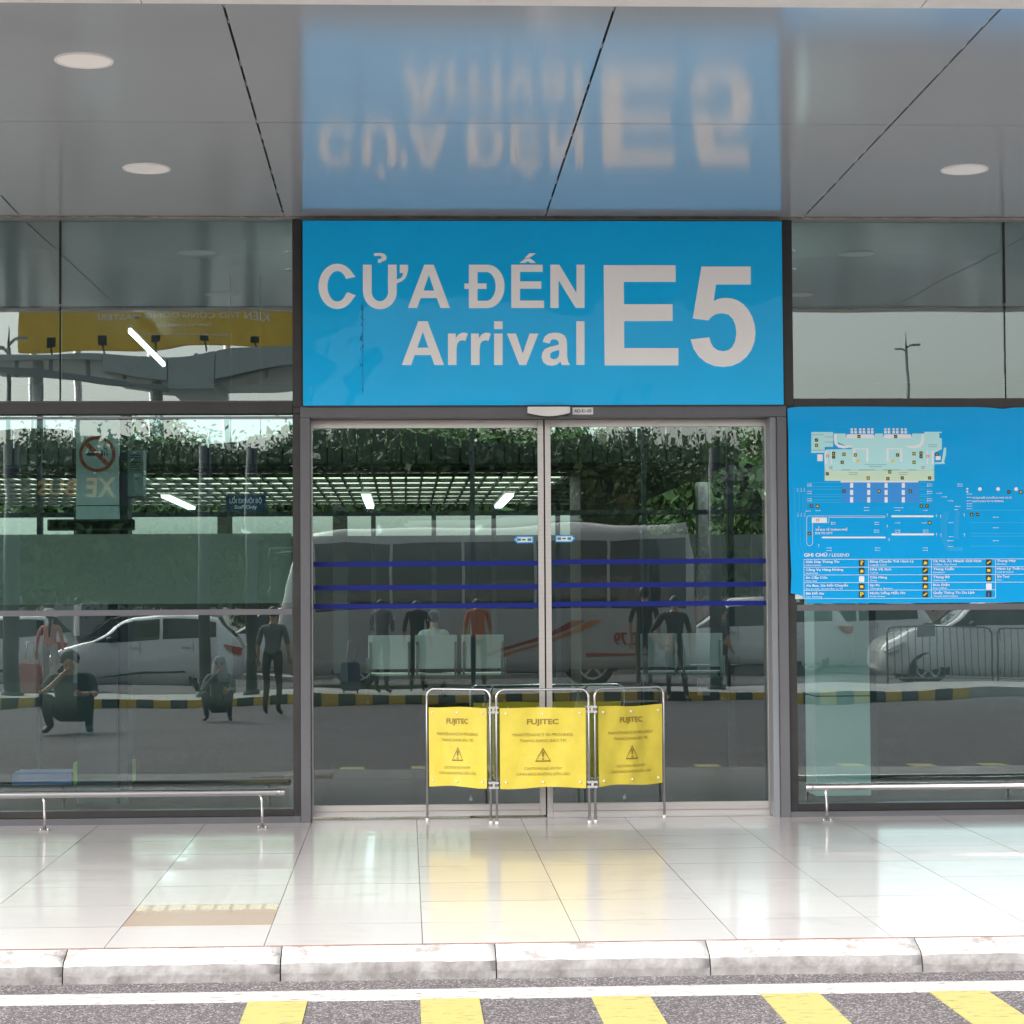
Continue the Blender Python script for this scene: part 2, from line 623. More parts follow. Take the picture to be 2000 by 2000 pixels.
def arc(cx, cy, rx, ry, a0, a1, n=20):
    return [(cx + rx * math.cos(R(a0 + (a1 - a0) * i / n)), cy + ry * math.sin(R(a0 + (a1 - a0) * i / n))) for i in range(n + 1)]


# ================================================================ ground, road, pavement, kerb
SLOPE = 0.0105
ROAD_Z = -0.185
g = MB()
g.box(-160, 160, -200, -5.34, ROAD_Z - 0.5, ROAD_Z)
tag(g.build('road', M_ASPH), kind='structure')
g = MB()
g.box(-160, 160, 0.25, 200, -0.7, -0.006)
tag(g.build('ground', M_ASPH), kind='structure')

pav = bpy.data.objects.new('pavement', None)
COL.objects.link(pav)
tag(pav, kind='structure')
g = MB()
g.prism([(0.25, 0.0105 * 0.25 - 0.012), (-5.2, -5.2 * SLOPE - 0.012), (-5.2, -0.5), (0.25, -0.5)], -30, 30, axes='yz')
g.build('mortar_bed', M_GROUT, pav)
PX, PY = 0.714, 0.705
tm = MB()
tm.box(0.0016, PX - 0.0016, 0.0016, PY - 0.0016, -0.011, 0)
for f in tm.bm.faces:
    f.normal_update()
    f.material_index = 0 if f.normal.z > 0.5 or min(v.co.z for v in f.verts) > -0.001 else 1
tproto = tm.build('tile', [M_TILE, M_GROUT])
tile_me = tproto.data
bpy.data.objects.remove(tproto)
tile_b = tile_me.copy()
tile_b.materials.clear()
tile_b.materials.append(M_TILE_BEIGE)
tile_b.materials.append(M_GROUT)
first = True
for j in range(-1, 7):
    for i in range(-16, 18):
        x = 0.072 + PX * i
        y = -4.57 + PY * j
        me = tile_b if (i == -2 and j == 0) else tile_me
        o = bpy.data.objects.new('tile', me)
        COL.objects.link(o)
        o.parent = pav
        o.location = (x, y, y * SLOPE)
        o.rotation_euler = (math.atan(SLOPE) + random.uniform(-1, 1) * 0.0010, random.uniform(-1, 1) * 0.0010, 0)
        if j == -1:
            o.scale.y = (5.2 - 4.57) / PY
            o.location = (x, -5.2, -5.2 * SLOPE)
        if me is tile_b:
            o['label'] = 'beige replacement tile among the pale polished tiles'
            o['category'] = None
            del o['category']

kerb = bpy.data.objects.new('kerb', None)
COL.objects.link(kerb)
tag(kerb, kind='structure')
KP = (UX(1794, -5.31, 1880) - UX(124, -5.31, 1880)) / 4
for i in range(-14, 15):
    x0 = UX(549, -5.31, 1880) + KP * i
    x1 = x0 + KP
    km = MB()
    n = 14
    cols = []
    rr = random.Random(i)
    for k in range(n + 1):
        x = x0 + 0.0028 + (x1 - x0 - 0.0056) * k / n
        q = lambda a: rr.uniform(-a, a)
        e = 0.012 if k in (0, n) else 0.0
        cols.append([km.bm.verts.new(p) for p in (
            (x, -5.202, -0.5), (x, -5.202, -0.058), (x, -5.215, -0.056 + q(.001)), (x, -5.25, -0.066 - e * .3 + q(.002)), (x, -5.345 + e * .5 + q(.003), -0.096 + q(.002)),
            (x, -5.362 + e * .5 + q(.003), -0.107 - e * .4 + q(.003)), (x, -5.378 + e * .4 + q(.004), -0.150 + q(.004)), (x, -5.385 + e * .4 + q(.004), -0.5))])
    for k in range(n):
        for r_ in range(7):
            f = km.bm.faces.new((cols[k][r_], cols[k][r_ + 1], cols[k + 1][r_ + 1], cols[k + 1][r_]))
            f.smooth = 1 <= r_ <= 5
            f.material_index = 1 if 1 <= r_ <= 4 else 0
    for e_ in (0, n):
        km.bm.faces.new(cols[e_]).material_index = 0
    km.build('kerb_stone', [M_CONC, M_KERBPAINT], kerb)
g = MB()
g.box(-14, 14, -5.33, -5.21, -0.5, -0.125)
g.build('mortar_joint', M_DARK, kerb)

g = MB()
g.box(-30, 30, -5.208, -5.197, -0.2, -5.2 * SLOPE + 0.0012)
g.build('edge_joint', mat('rusty_joint', (0.20, 0.11, 0.09), rough=0.9, noise=0.3, nscale=9), kerb)

# painted markings on the road
g = MB()
yA, yB = -5.643, -5.885
g.box(-30, 30, yB, yA, ROAD_Z - 0.01, ROAD_Z + 0.004)
tag(g.build('edge_line', M_ROADWHITE), kind='structure')
st = bpy.data.objects.new('hatched_zone', None)
COL.objects.link(st)
tag(st, kind='structure')
for i in range(-2, 12):
    a = UX(1153, -5.84, 1951) + (UX(1818, -5.84, 1951) - UX(494, -5.84, 1951)) / 4 * i
    g = MB()
    g.box(a, a + 0.248, -7.3, -5.887, ROAD_Z - 0.01, ROAD_Z + 0.005)
    g.build('yellow_stripe', M_ROADYEL, st)
for i in range(-14, 14):
    a = 0.9 * i
    g = MB()
    g.prism([(a, -10.9), (a + 0.42, -10.9), (a + 0.9, -13.6), (a + 0.48, -13.6)], ROAD_Z - 0.01, ROAD_Z + 0.005, axes='xy')
    g.bm.free()

# ================================================================ terminal building
TB = thing('terminal_building', 'glass fronted airport terminal with grey frames under a deep aluminium soffit', 'building', (0, 0.2, 0))
ZC = W(787, 424, 0.0).z       # soffit height at the facade
CS = 0.0155                   # soffit rises outwards


def soff(y):
    return ZC - CS * y


# facade extents (px) : bays left and right continue past the frame
FL, FR = -7.6, 9.2
ZTOP = ZC - 0.02
# soffit panels
jx = [W(u, 424, 0.0).x for u in (48, 555, 1063, 1568, 2075)]
step = (jx[4] - jx[0]) / 4
xs = [jx[1] + step * (k - 1) for k in range(-3, 8)]
ys = [-5.22, -2.84, -0.0]
DL = []
for k in range(len(xs) - 1):
    for q in range(2):
        y0, y1 = ys[q], ys[q + 1]
        gx, gy = 0.006, 0.0045
        p = MB()
        a, b = xs[k] + gx, xs[k + 1] - gx
        c, d = y0 + (gy if q else 0), y1 - (gy if q == 0 else 0)
        t0 = 0.012
        pts = [(a, c), (b, c), (b, d), (a, d)]
        lo = [p.bm.verts.new((x, y, soff(y))) for x, y in pts]
        hi = [p.bm.verts.new((x, y, soff(y) + t0)) for x, y in pts]
        p.bm.faces.new(lo)
        p.bm.faces.new(hi)
        for e in range(4):
            p.bm.faces.new((lo[e], lo[(e + 1) % 4], hi[(e + 1) % 4], hi[e]))
        p.build('soffit_panel', M_SOFFIT, TB)
g = MB()
for y0, y1 in ((-5.24, 0.0),):
    g.prism([(y0, soff(y0) + 0.03), (y1, soff(y1) + 0.03), (y1, soff(y1) + 0.5), (y0, soff(y0) + 0.5)], FL - 2, FR + 2, axes='yz')
g.build('canopy_deck', M_DARK, TB)
kf = [W(u, 5, -5.22).x for u in (277, 1797)]
fx = FL - 2
edges = [FL - 2, kf[0], kf[1], FR + 2]
for i in range(3):
    g = MB()
    g.box(edges[i] + 0.003, edges[i + 1] - 0.003, -5.50, -5.222, soff(-5.2) - 0.004, soff(-5.2) + 0.55)
    g.build('fascia_trim', M_WHITETRIM, TB)
# downlights
for (u, v) in ((164, 118), (286, 329), (1884, 331)):
    y = -4.24 if v < 200 else -1.60
    c = None
    for _ in range(30):
        c = W(u, v, y)
        y += (c.z - soff(y)) * 2.0 * (1 if True else 0) * -1 * -1 * 0.8 if False else 0
        # solve for the depth at which the ray meets the soffit
        d_ = CAM_ROT @ Vector(((u - 1000) / F, -(v - 1000) / F, -1))
        t_ = (ZC - CS * CAM_LOC.y - CAM_LOC.z) / (d_.z + CS * d_.y)
        c = CAM_LOC + d_ * t_
        break
    DL.append(c)
DL.append(Vector((2 * UX(1000, -4.2) + 3.0, DL[0].y, 0)))
DL.append(Vector((DL[2].x + (DL[1].x - DL[0].x) * -1, DL[0].y, 0)))
for c in DL:
    if abs(c.x - DL[3].x) < 1e-6 and c is DL[3]:
        continue
    r0 = 0.148
    z = soff(c.y)
    g = MB()
    n = 40
    ring = lambda r, zz: [g.bm.verts.new((c.x + r * math.cos(2 * PI * k / n), c.y + r * math.sin(2 * PI * k / n), zz - CS * r * math.sin(2 * PI * k / n))) for k in range(n)]
    A, B, C2 = ring(r0, z + 0.002), ring(r0 - 0.002, z - 0.006), ring(r0 - 0.012, z - 0.006)
    D2 = ring(r0 - 0.016, z - 0.001)
    for P_, Q_ in ((A, B), (B, C2), (C2, D2)):
        for k in range(n):
            g.bm.faces.new((P_[k], P_[(k + 1) % n], Q_[(k + 1) % n], Q_[k])).smooth = True
    dl = g.build('downlight', M_WHITETRIM, TB)
    g = MB()
    g.bm.faces.new([g.bm.verts.new((c.x + (r0 - 0.014) * math.cos(2 * PI * k / n), c.y + (r0 - 0.014) * math.sin(2 * PI * k / n), z - 0.0015 - CS * (r0 - .014) * math.sin(2 * PI * k / n))) for k in range(n)])
    g.build('diffuser', M_LAMP, dl)

# dried sealant left in the panel joints
g = MB()
rj = random.Random(4)
M_SEAL = mat('pale_sealant', (0.45, 0.44, 0.42), rough=0.9)
for yj in (ys[1],):
    x = xs[0]
    while x < xs[-1]:
        l_ = rj.uniform(.01, .16)
        w_ = rj.uniform(.0012, .0032)
        g.box(x, x + l_, yj - w_, yj + w_, soff(yj) + 0.004, soff(yj) + 0.02)
        x += l_ + rj.uniform(.05, .5)
for xj in xs:
    y = ys[0]
    while y < -0.1:
        l_ = rj.uniform(.02, .12)
        w_ = rj.uniform(.0012, .0035)
        yy_ = (y, min(y + l_, -0.02))
        g.box(xj - w_, xj + w_, yy_[0], yy_[1], soff(yy_[0]) + 0.003, soff(yy_[0]) + 0.02)
        y += l_ + rj.uniform(.06, .7)
tag(g.build('joint_sealant', M_SEAL, TB), kind='stuff')

# ---- frames. all bars: (name, u0,v0,u1,v1, yfront, depth, material)
def bar(name, u0, v0, u1, v1, yf, dp, m, x0=None, x1=None, bevel=0.002):
    a, b, c, d = rects(u0, v0, u1, v1, yf)
    if x0 is not None: a = x0
    if x1 is not None: b = x1
    g = MB()
    g.box(a, b, yf, yf + dp, c, d)
    return g.build(name, m, TB, bevel=bevel)


# thin ledge where soffit meets facade
g = MB()
g.box(FL, FR, -0.028, -0.002, ZC - 0.011, ZC - 0.001)
g.build('ceiling_angle', mat('dusty_sealant', (0.34, 0.31, 0.29), rough=0.9, noise=0.4, nscale=14), TB, bevel=0.003)
zt = ZC - 0.02


def fbar(name, x0, x1, z0, z1, yf, dp, m, bevel=0.002, parent=None):
    g = MB()
    g.box(x0, x1, yf, yf + dp, z0, z1)
    return g.build(name, m, parent or TB, bevel=bevel)


# door opening frame
JL0, JL1 = UX(587, -0.05, 1200), UX(606, -0.05, 1200)
JR0, JR1 = UX(1509, -0.05, 1200), UX(1540, -0.05, 1200)
zH0, zH1 = VZ(815, -0.05), VZ(793.5, -0.05)
fbar('door_jamb', JL0, JL1, -0.01, zH0, -0.05, 0.30, M_GREYFR)
fbar('door_jamb', JR0 + 0.045, JR1, -0.01, zH0, -0.05, 0.30, M_GREYFR)
fbar('door_jamb', JR0, JR0 + 0.043, -0.01, zH0, -0.02, 0.27, M_GREYFR2)
fbar('door_header', JL0, JR1, zH0 + 0.002, zH1, -0.05, 0.30, M_GREYFR)

# left bay
ML0, ML1 = UX(571, -0.03, 600), UX(589, -0.03, 600)
fbar('mullion', ML0, ML1, zH1 + 0.002, zt, -0.03, 0.16, M_BLACKFR)
zT0, zT1 = VZ(808, -0.03, 300), VZ(786, -0.03, 300)
fbar('transom', FL, ML0 - 0.002, zT0, zT1, -0.03, 0.16, M_BLACKFR)
fbar('glazing_bead', FL, ML0 - 0.002, zT1 + 0.001, zT1 + 0.014, 0.0, 0.05, M_GREYFR)
fbar('glazing_bead', FL, UX(571, 0, 900), zT0 - 0.030, zT0 - 0.016, 0.0, 0.05, M_GREYFR2)
fbar('mullion', UX(572, -0.02, 1100), JL0 - 0.002, 0.0, zT0 - 0.002, -0.02, 0.15, M_BLACKFR)
fbar('mullion_joint', ML0 + 0.001, JL0 - 0.002, zT0 + 0.001, zH1, -0.022, 0.15, M_BLACKFR)
MB0 = UX(572, -0.02, 1100) - 0.002
zG0, zG1 = VZ(1202, -0.03, 300), VZ(1191, -0.03, 300)
fbar('transom', FL, MB0, zG0, zG1, -0.03, 0.14, M_GREYFR)
zS0 = VZ(1583, -0.01, 300)
zS1 = VZ(1596, -0.01, 300)
fbar('bottom_frame', FL, MB0, zS1, zS0, -0.01, 0.12, M_BLACKFR)
fbar('base_sill', FL, JL0 - 0.002, -0.045, zS1 - 0.002, -0.04, 0.20, M_GREYFR)
# right bay
MR0, MR1 = UX(1530, -0.03, 600), UX(1548, -0.03, 600)
zq = VZ(794, -0.05, 1540)
fbar('mullion', MR0, MR1, zH1 + 0.002, zt, -0.03, 0.16, M_BLACKFR)
zU0, zU1 = VZ(797, -0.03, 1750), VZ(778, -0.03, 1750)
fbar('transom', MR1 + 0.002, FR, zU0, zU1, -0.03, 0.16, M_BLACKFR)
fbar('mullion', JR1 + 0.002, UX(1557, -0.02, 1300), 0.0, zH1, -0.02, 0.15, M_BLACKFR)
MX0 = UX(1557, -0.02, 1300) + 0.002
zV0, zV1 = VZ(1192, -0.03, 1750), VZ(1180, -0.03, 1750)
fbar('transom', MX0, FR, zV0, zV1, -0.03, 0.14, M_GREYFR)
zX0 = VZ(1568, -0.01, 1750)
zX1 = VZ(1582, -0.01, 1750)
fbar('bottom_frame', MX0, FR, zX1, zX0, -0.01, 0.12, M_BLACKFR)
fbar('base_sill', JR1 + 0.002, FR, -0.045, zX1 - 0.002, -0.04, 0.20, M_GREYFR)
# small bolts on mullions
for (u, v) in ((562, 491), (562, 526), (1549, 490), (1549, 525)):
    a = W(u, v, 0.03)
    g = MB()
    g.box(a.x - 0.018, a.x + 0.018, 0.02, 0.045, a.z - 0.006, a.z + 0.006)
    g.build('glass_clip', M_STEEL, TB)


def pane(x0, x1, z0, z1, y=GY, m=M_GLASS, name='window_pane', tilt=0.0):
    g = MB()
    g.box(x0, x1, 0, 0.012, 0, z1 - z0)
    o = g.build(name, m, TB)
    o.matrix_parent_inverse = Matrix.Translation(-TB.location)
    o.location = (0, y, z0)
    o.rotation_euler.x = tilt
    return o


xl = UX(118, GY, 500)
pane(xl + 0.006, ML0 + 0.01, zT1 + 0.0, zt)
pane(FL, xl - 0.006, zT1, zt)
fbar('silicone_joint', xl - 0.007, xl + 0.007, VZ(594, 0.05, 118), zt, 0.045, 0.015, M_DARK, bevel=0)
pane(FL, MB0 + 0.01, zG1, zT0)
pane(FL, MB0 + 0.01, zS0 - 0.01, zG0)
xr = UX(1960, GY, 500)
pane(MR1 - 0.01, xr - 0.006, zU1, zt)
pane(xr + 0.006, FR, zU1, zt)
fbar('silicone_joint', xr - 0.007, xr + 0.007, VZ(592, 0.05, 1960), zt, 0.045, 0.015, M_DARK, bevel=0)
pane(MX0 - 0.01, FR, zV1, zU0)
pane(MX0 - 0.01, FR, zX0 - 0.01, zV0)
# frosted film band behind the left middle pane
g = MB()
a, b, c, d = rects(-400, 1044, 571, 1181, 0.085)
g.box(FL, MB0 - 0.01, 0.075, 0.079, c, d)
film = g.build('frosted_film', glass('frosted_film_glass', (0.5, 0.52, 0.5), 0.0, haze=0.66, hazecol=(0.85, 0.74, 0.68)), TB)

# ---- sliding doors
DY = 0.14
for side in (0, 1):
    if side == 0:
        u0, u1 = 605, 1063.5
    else:
        u0, u1 = 1066.5, 1509
    x0, x1 = UX(u0, DY, 1200), UX(u1, DY, 1200)
    if side == 0:
        x0 = JL1 + 0.002
    else:
        x1 = JR0 - 0.002
    um = (u0 + u1) / 2
    zt0, zt1 = VZ(836 if side == 0 else 833, DY, um), zH0 - 0.002
    zb0, zb1 = VZ(1594 - side * 2, DY, um), VZ(1572 - side * 5, DY, um)
    door = MB()
    sw = UX(1063.5, DY) - UX(1052.5, DY)
    if side == 0:
        door.box(x1 - sw, x1, DY, DY + 0.045, zb0, zt1)
        ix0, ix1 = x0 + 0.008, x1 - sw
    else:
        door.box(x0, x0 + sw, DY, DY + 0.045, zb0, zt1)
        ix0, ix1 = x0 + sw, x1 - 0.006
    dr = door.build('sliding_door', M_SILVER, TB, bevel=0.0015)
    g = MB()
    if side == 0:
        g.box(x0, x0 + 0.008, DY, DY + 0.045, zb0, zt1)
    else:
        g.box(x1 - 0.006, x1, DY, DY + 0.045, zb0, zt1)
    g.build('outer_stile', M_SILVER, dr)
    for (nm, za, zz, yo) in (('top_rail', zt0, zt1, 0.0), ('bottom_rail', zb0 + 0.036, zb1, 0.003), ('bottom_rail', zb0, zb0 + 0.034, -0.004)):
        g = MB()
        g.box(ix0 + 0.001, ix1 - 0.001, DY + yo, DY + 0.045, za, zz)
        g.build(nm, M_SILVER, dr, bevel=0.0015)
    g = MB()
    g.box(ix0 + 0.001, ix1 - 0.001, DY + 0.018, DY + 0.028, zb1 + 0.0005, zt0 - 0.0005)
    g.build('door_glass', M_GLASSD, dr)
    for v in ((1101, 1147, 1183.5) if side == 0 else (1096.5, 1142, 1179)):
        z = VZ(v, DY, um)
        g = MB()
        g.box(ix0 + 0.004, ix1 - 0.002, DY + 0.0155, DY + 0.0175, z - 0.0168, z + 0.0168)
        g.build('blue_stripe', M_BLUESTRIPE, dr)
    # arrow sticker
    yy = DY + 0.0165
    def PT(u, v, y=yy):
        p = W(u, v, y)
        return (p.x, p.z)
    if side == 0:
        ol = [(1003, 1054), (1010, 1047), (1042, 1047), (1042, 1060.5), (1010, 1061)]
        il = [(1007, 1054), (1011.5, 1049.5), (1039.5, 1049), (1039.5, 1058.5), (1011.5, 1059)]
        ic = [1009.5, 1019, 1030]
        vc = 1054
    else:
        ol = [(1124, 1051.5), (1117, 1059), (1085, 1059), (1085, 1045.5), (1117, 1045)]
        il = [(1120, 1051.5), (1116, 1056.8), (1087, 1057), (1087, 1048), (1116, 1047.5)]
        ic = [1088, 1097.5, 1108]
        vc = 1052
    g = MB()
    g.prism([PT(*p) for p in ol], yy - 0.002, yy)
    stk = g.build('arrow_sticker', mat('sticker_blue', (0.02, 0.30, 0.75), rough=0.4), dr)
    g = MB()
    g.prism([PT(*p) for p in il], yy - 0.0035, yy - 0.0025)
    g.build('arrow_panel', mat('sticker_pale', (0.62, 0.74, 0.74), rough=0.4), dr)
    g = MB()
    for q, u in enumerate(ic):
        c_ = W(u + 4, vc, yy)
        w_ = 0.013
        h_ = 0.009
        if q == 1:
            g.prism([(c_.x + w_ * 1.2 * math.cos(t * PI / 8), c_.z + h_ * 0.7 * math.sin(t * PI / 8)) for t in range(16)], yy - 0.0050, yy - 0.0040)
        else:
            g.box(c_.x - w_, c_.x + w_, yy - 0.0050, yy - 0.0040, c_.z - h_, c_.z + h_)
    g.build('arrow_print', mat('sticker_grey', (0.11, 0.13, 0.12), rough=0.4), dr)
# threshold and dark gap between and below leaves
fbar('threshold', JL1 + 0.002, JR0 - 0.002, -0.02, 0.008, 0.05, 0.22, M_STEEL)
fbar('door_gap_brush', UX(1063.5, DY) + 0.0006, UX(1066.5, DY) - 0.0006, 0.02, zH0 - 0.003, DY + 0.02, 0.01, M_DARK, bevel=0)

fbar('added_leak_block', ML1 + 0.002, MR0 - 0.002, zH1 + 0.002, zt, 0.0, 0.06, M_DARK, bevel=0)  # added unseen board, blocks tube light leaking above the sign
# vestibule behind the glass : ceiling, rear frame
YV = 4.5
g = MB()
g.box(FL, FR, 0.1, YV, ZC - 0.02, ZC + 0.5)
g.build('vestibule_ceiling', mat('painted_ceiling', (0.84, 0.84, 0.82), rough=0.6, noise=0.03), TB)
za, zb = VZ(606, YV), VZ(594, YV)
g = MB()
g.box(FL, FR, YV, YV + 0.12, min(za, zb), ZC + 0.5)
g.build('rear_header', M_DARKSTEEL, TB)
g = MB()
g.box(FL, FR, YV, YV + 0.1, VZ(780, YV), VZ(750, YV))
g.build('rear_beam', M_DARKSTEEL, TB)
g = MB()
g.box(FL, FR, YV, YV + 0.08, VZ(1006, YV), VZ(997, YV))
g.build('rear_transom', M_DARKSTEEL, TB)
for (u0, u1, v0, v1) in ((918, 927, 780, 1600), (1254, 1262, 780, 1600), (72, 80, 745, 1045), (1420, 1432, 780, 1300)):
    g = MB()
    a, b = UX(u0, YV, 900), UX(u1, YV, 900)
    g.box(a, b, YV - 0.002, YV + 0.1, 0, VZ(v0, YV, u0))
    g.build('rear_mullion', M_DARKSTEEL, TB)

# roof added between the vestibule and the rear canopy to darken the hall
g = MB()
g.box(FL, FR, YV + 0.13, 14.3, 4.16, 4.5)
g.build('added_hall_roof', M_DARKSTEEL, TB)
# hall floor
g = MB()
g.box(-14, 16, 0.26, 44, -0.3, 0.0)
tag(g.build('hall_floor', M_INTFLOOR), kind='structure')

# ================================================================ arrival sign
SY = -0.085
x0, x1, z0, z1 = rects(591.5, 431.5, 1528.5, 791, SY)
x0, x1 = UX(591.5, SY, 600), UX(1528.5, SY, 600)
SG = thing('arrival_sign', 'large blue sign board reading CỬA ĐẾN Arrival E5 above the sliding doors', 'sign', ((x0 + x1) / 2, SY, z0))
g = MB()
g.box(x0, x1, SY, SY + 0.05, z0, z1)
g.build('panel', M_SIGNBLUE, SG, bevel=0.002)
g = MB()
g.box(x0 - 0.006, x1 + 0.006, SY + 0.012, SY + 0.048, z0 - 0.008, z1 + 0.008)
g.build('frame', M_BLACKFR, SG)
for u_ in ((708, 709.2),):
    g = MB()
    a, b, c, d = rects(u_[0], 588, u_[1], 770, SY)
    g.box(a, b, SY - 0.0012, SY + 0.001, c, d)
    g.build('vinyl_seam', mat('seam_blue', (0.0, 0.20, 0.48), rough=0.5), SG)

g = MB()
rj = random.Random(12)
for k in range(26):
    v = rj.uniform(596, 765)
    p = W(707 + rj.uniform(-2.5, 2.5), v, SY - 0.0016)
    w_, h_ = rj.uniform(.002, .006), rj.uniform(.004, .016)
    g.quad([(p.x + w_ * math.cos(t_), SY - 0.0016 - 0.00002 * k, p.z + h_ * math.sin(t_)) for t_ in (0, .9, 1.7, 2.6, 3.6, 4.5, 5.4)])
tag(g.build('adhesive_blotches', mat('blotch_blue', (0.0, 0.17, 0.42), rough=0.6), SG), kind='stuff')
Z1 = lambda p: (580 + p[0] / 3.22, 420 + p[1] / 3.22)
Z2 = lambda p: (1100 + p[0] / 4.2, 420 + p[1] / 4.2)


def glyph(loops, Z, name='letter'):
    out = []
    for lp in loops:
        q = []
        for p in lp:
            u, v = Z(p)
            w = W(u, v, SY - 0.004)
            q.append((w.x, w.z))
        out.append(q)
    me = curve_fill(out, SY - 0.004, 0.004)
    return link(name, me, M_LETTER, SG)


# C
C_ = arc(254, 448, 118, 142, -25.5, -334.5, 44)
C_in = arc(254, 448, 62, 94, -320, -40, 40)
glyph([[(368, 388)] + [(254 + 118 * math.cos(R(a)), 448 + 142 * math.sin(R(a))) for a in [-35 - i * 290 / 44 for i in range(45)]] + [(370, 505), (318, 485)] +
       [(254 + 62 * math.cos(R(a)), 448 + 96 * math.sin(R(a))) for a in [30 + i * 300 / 40 for i in range(41)]] + [(314, 400)]], Z1)
# U with horn
glyph([[(415, 312), (470, 312), (470, 470)] + [(522 - 52 * math.cos(R(a)), 478 + 64 * math.sin(R(a))) for a in range(10, 171, 10)] + [(573, 470), (573, 312), (628, 312), (628, 405)] +
       [(640, 402), (655, 394), (664, 382), (668, 364), (647, 364), (647, 312), (699, 312), (699, 345), (692, 375), (680, 398), (660, 415), (628, 430), (628, 470)] +
       [(522 + 106 * math.cos(R(a)), 480 + 112 * math.sin(R(a))) for a in range(5, 176, 10)] + [(415, 470)]], Z1)
# hook above
glyph([[(484, 240), (530, 238), (552, 245), (564, 262), (562, 278), (550, 288), (531, 292), (531, 300), (509, 300), (509, 278), (528, 274), (534, 266), (530, 259), (515, 256), (484, 257)]], Z1, 'accent')
# A
glyph([[(801, 312), (860, 312), (963, 584), (903, 584), (880, 522), (778, 522), (756, 584), (698, 584)], [(830, 376), (796, 475), (863, 475)]], Z1)
# D with stroke
glyph([[(1081, 312), (1190, 312)] + [(1198 + 108 * math.cos(R(a)), 448 + 136 * math.sin(R(a))) for a in range(-85, 90, 8)] + [(1190, 585), (1081, 585), (1081, 464), (1053, 464), (1053, 430), (1081, 430)],
       [(1136, 358), (1136, 430), (1193, 430), (1193, 464), (1136, 464), (1136, 539), (1185, 539)] + [(1190 + 60 * math.cos(R(a)), 448 + 91 * math.sin(R(a))) for a in range(82, -90, -8)] + [(1185, 358)]], Z1)
# E circumflex acute N
glyph([[(1348, 312), (1546, 312), (1546, 357), (1403, 357), (1403, 417), (1537, 417), (1537, 463), (1403, 463), (1403, 538), (1554, 538), (1554, 584), (1348, 584)]], Z1)
glyph([[(1400, 301), (1435, 274), (1470, 274), (1504, 301), (1468, 301), (1452, 290), (1436, 301)]], Z1, 'accent')
glyph([[(1432, 270), (1462, 240), (1505, 240), (1458, 270)]], Z1, 'accent')
glyph([[(1594, 312), (1650, 312), (1758, 490), (1758, 312), (1809, 312), (1809, 584), (1753, 584), (1646, 410), (1646, 584), (1594, 584)]], Z1)
# Arrival
glyph([[(763, 668), (822, 668), (925, 943), (865, 943), (842, 880), (740, 880), (719, 943), (659, 943)], [(792, 734), (757, 834), (826, 834)]], Z1)
for dx in (0, 145):
    glyph([[(950 + dx, 745), (999 + dx, 745), (999 + dx, 774), (1016 + dx, 751), (1038 + dx, 740), (1060 + dx, 740), (1075 + dx, 746), (1060 + dx, 791), (1042 + dx, 787), (1022 + dx, 792), (1009 + dx, 808), (1004 + dx, 845), (1004 + dx, 943), (950 + dx, 943)]], Z1)
glyph([[(1240, 745), (1294, 745), (1294, 943), (1240, 943)]], Z1)
glyph([[(1240, 668), (1294, 668), (1294, 717), (1240, 717)]], Z1, 'letter_dot')
glyph([[(1321, 745), (1378, 745), (1420, 872), (1463, 745), (1519, 745), (1442, 943), (1399, 943)]], Z1)
glyph([[(1545, 798), (1558, 765), (1582, 746), (1618, 739), (1655, 742), (1684, 758), (1697, 785), (1699, 830), (1699, 890), (1705, 920), (1718, 943), (1665, 943), (1658, 922), (1635, 940), (1605, 948), (1572, 943), (1549, 925), (1539, 895), (1543, 865), (1560, 842), (1592, 828), (1630, 820), (1648, 813), (1645, 795), (1632, 783), (1610, 781), (1596, 789), (1589, 808)],
       [(1649, 848), (1612, 858), (1596, 868), (1592, 885), (1598, 900), (1614, 907), (1634, 902), (1646, 888), (1650, 868)]], Z1)
glyph([[(1757, 668), (1809, 668), (1809, 942), (1757, 942)]], Z1)
# E 5
glyph([[(332, 411), (923, 411), (923, 548), (497, 548), (499, 731), (898, 731), (898, 868), (500, 870), (501, 1091), (946, 1091), (946, 1233), (341, 1233), (336, 820)]], Z2)
glyph([[(1135, 422), (1539, 422), (1539, 569), (1254, 569), (1235, 705), (1262, 690), (1300, 681), (1335, 679), (1385, 684), (1435, 702), (1480, 732), (1520, 778), (1553, 840), (1572, 905), (1578, 970), (1570, 1040), (1545, 1105), (1505, 1163), (1452, 1207), (1388, 1236), (1315, 1246), (1240, 1238), (1172, 1210), (1112, 1160), (1070, 1098), (1046, 1020), (1200, 1003), (1210, 1045), (1232, 1083), (1266, 1108), (1312, 1117), (1355, 1108), (1388, 1082), (1411, 1035), (1421, 970), (1414, 905), (1392, 852), (1355, 816), (1304, 805), (1258, 811), (1220, 832), (1190, 864), (1063, 848)]], Z2)

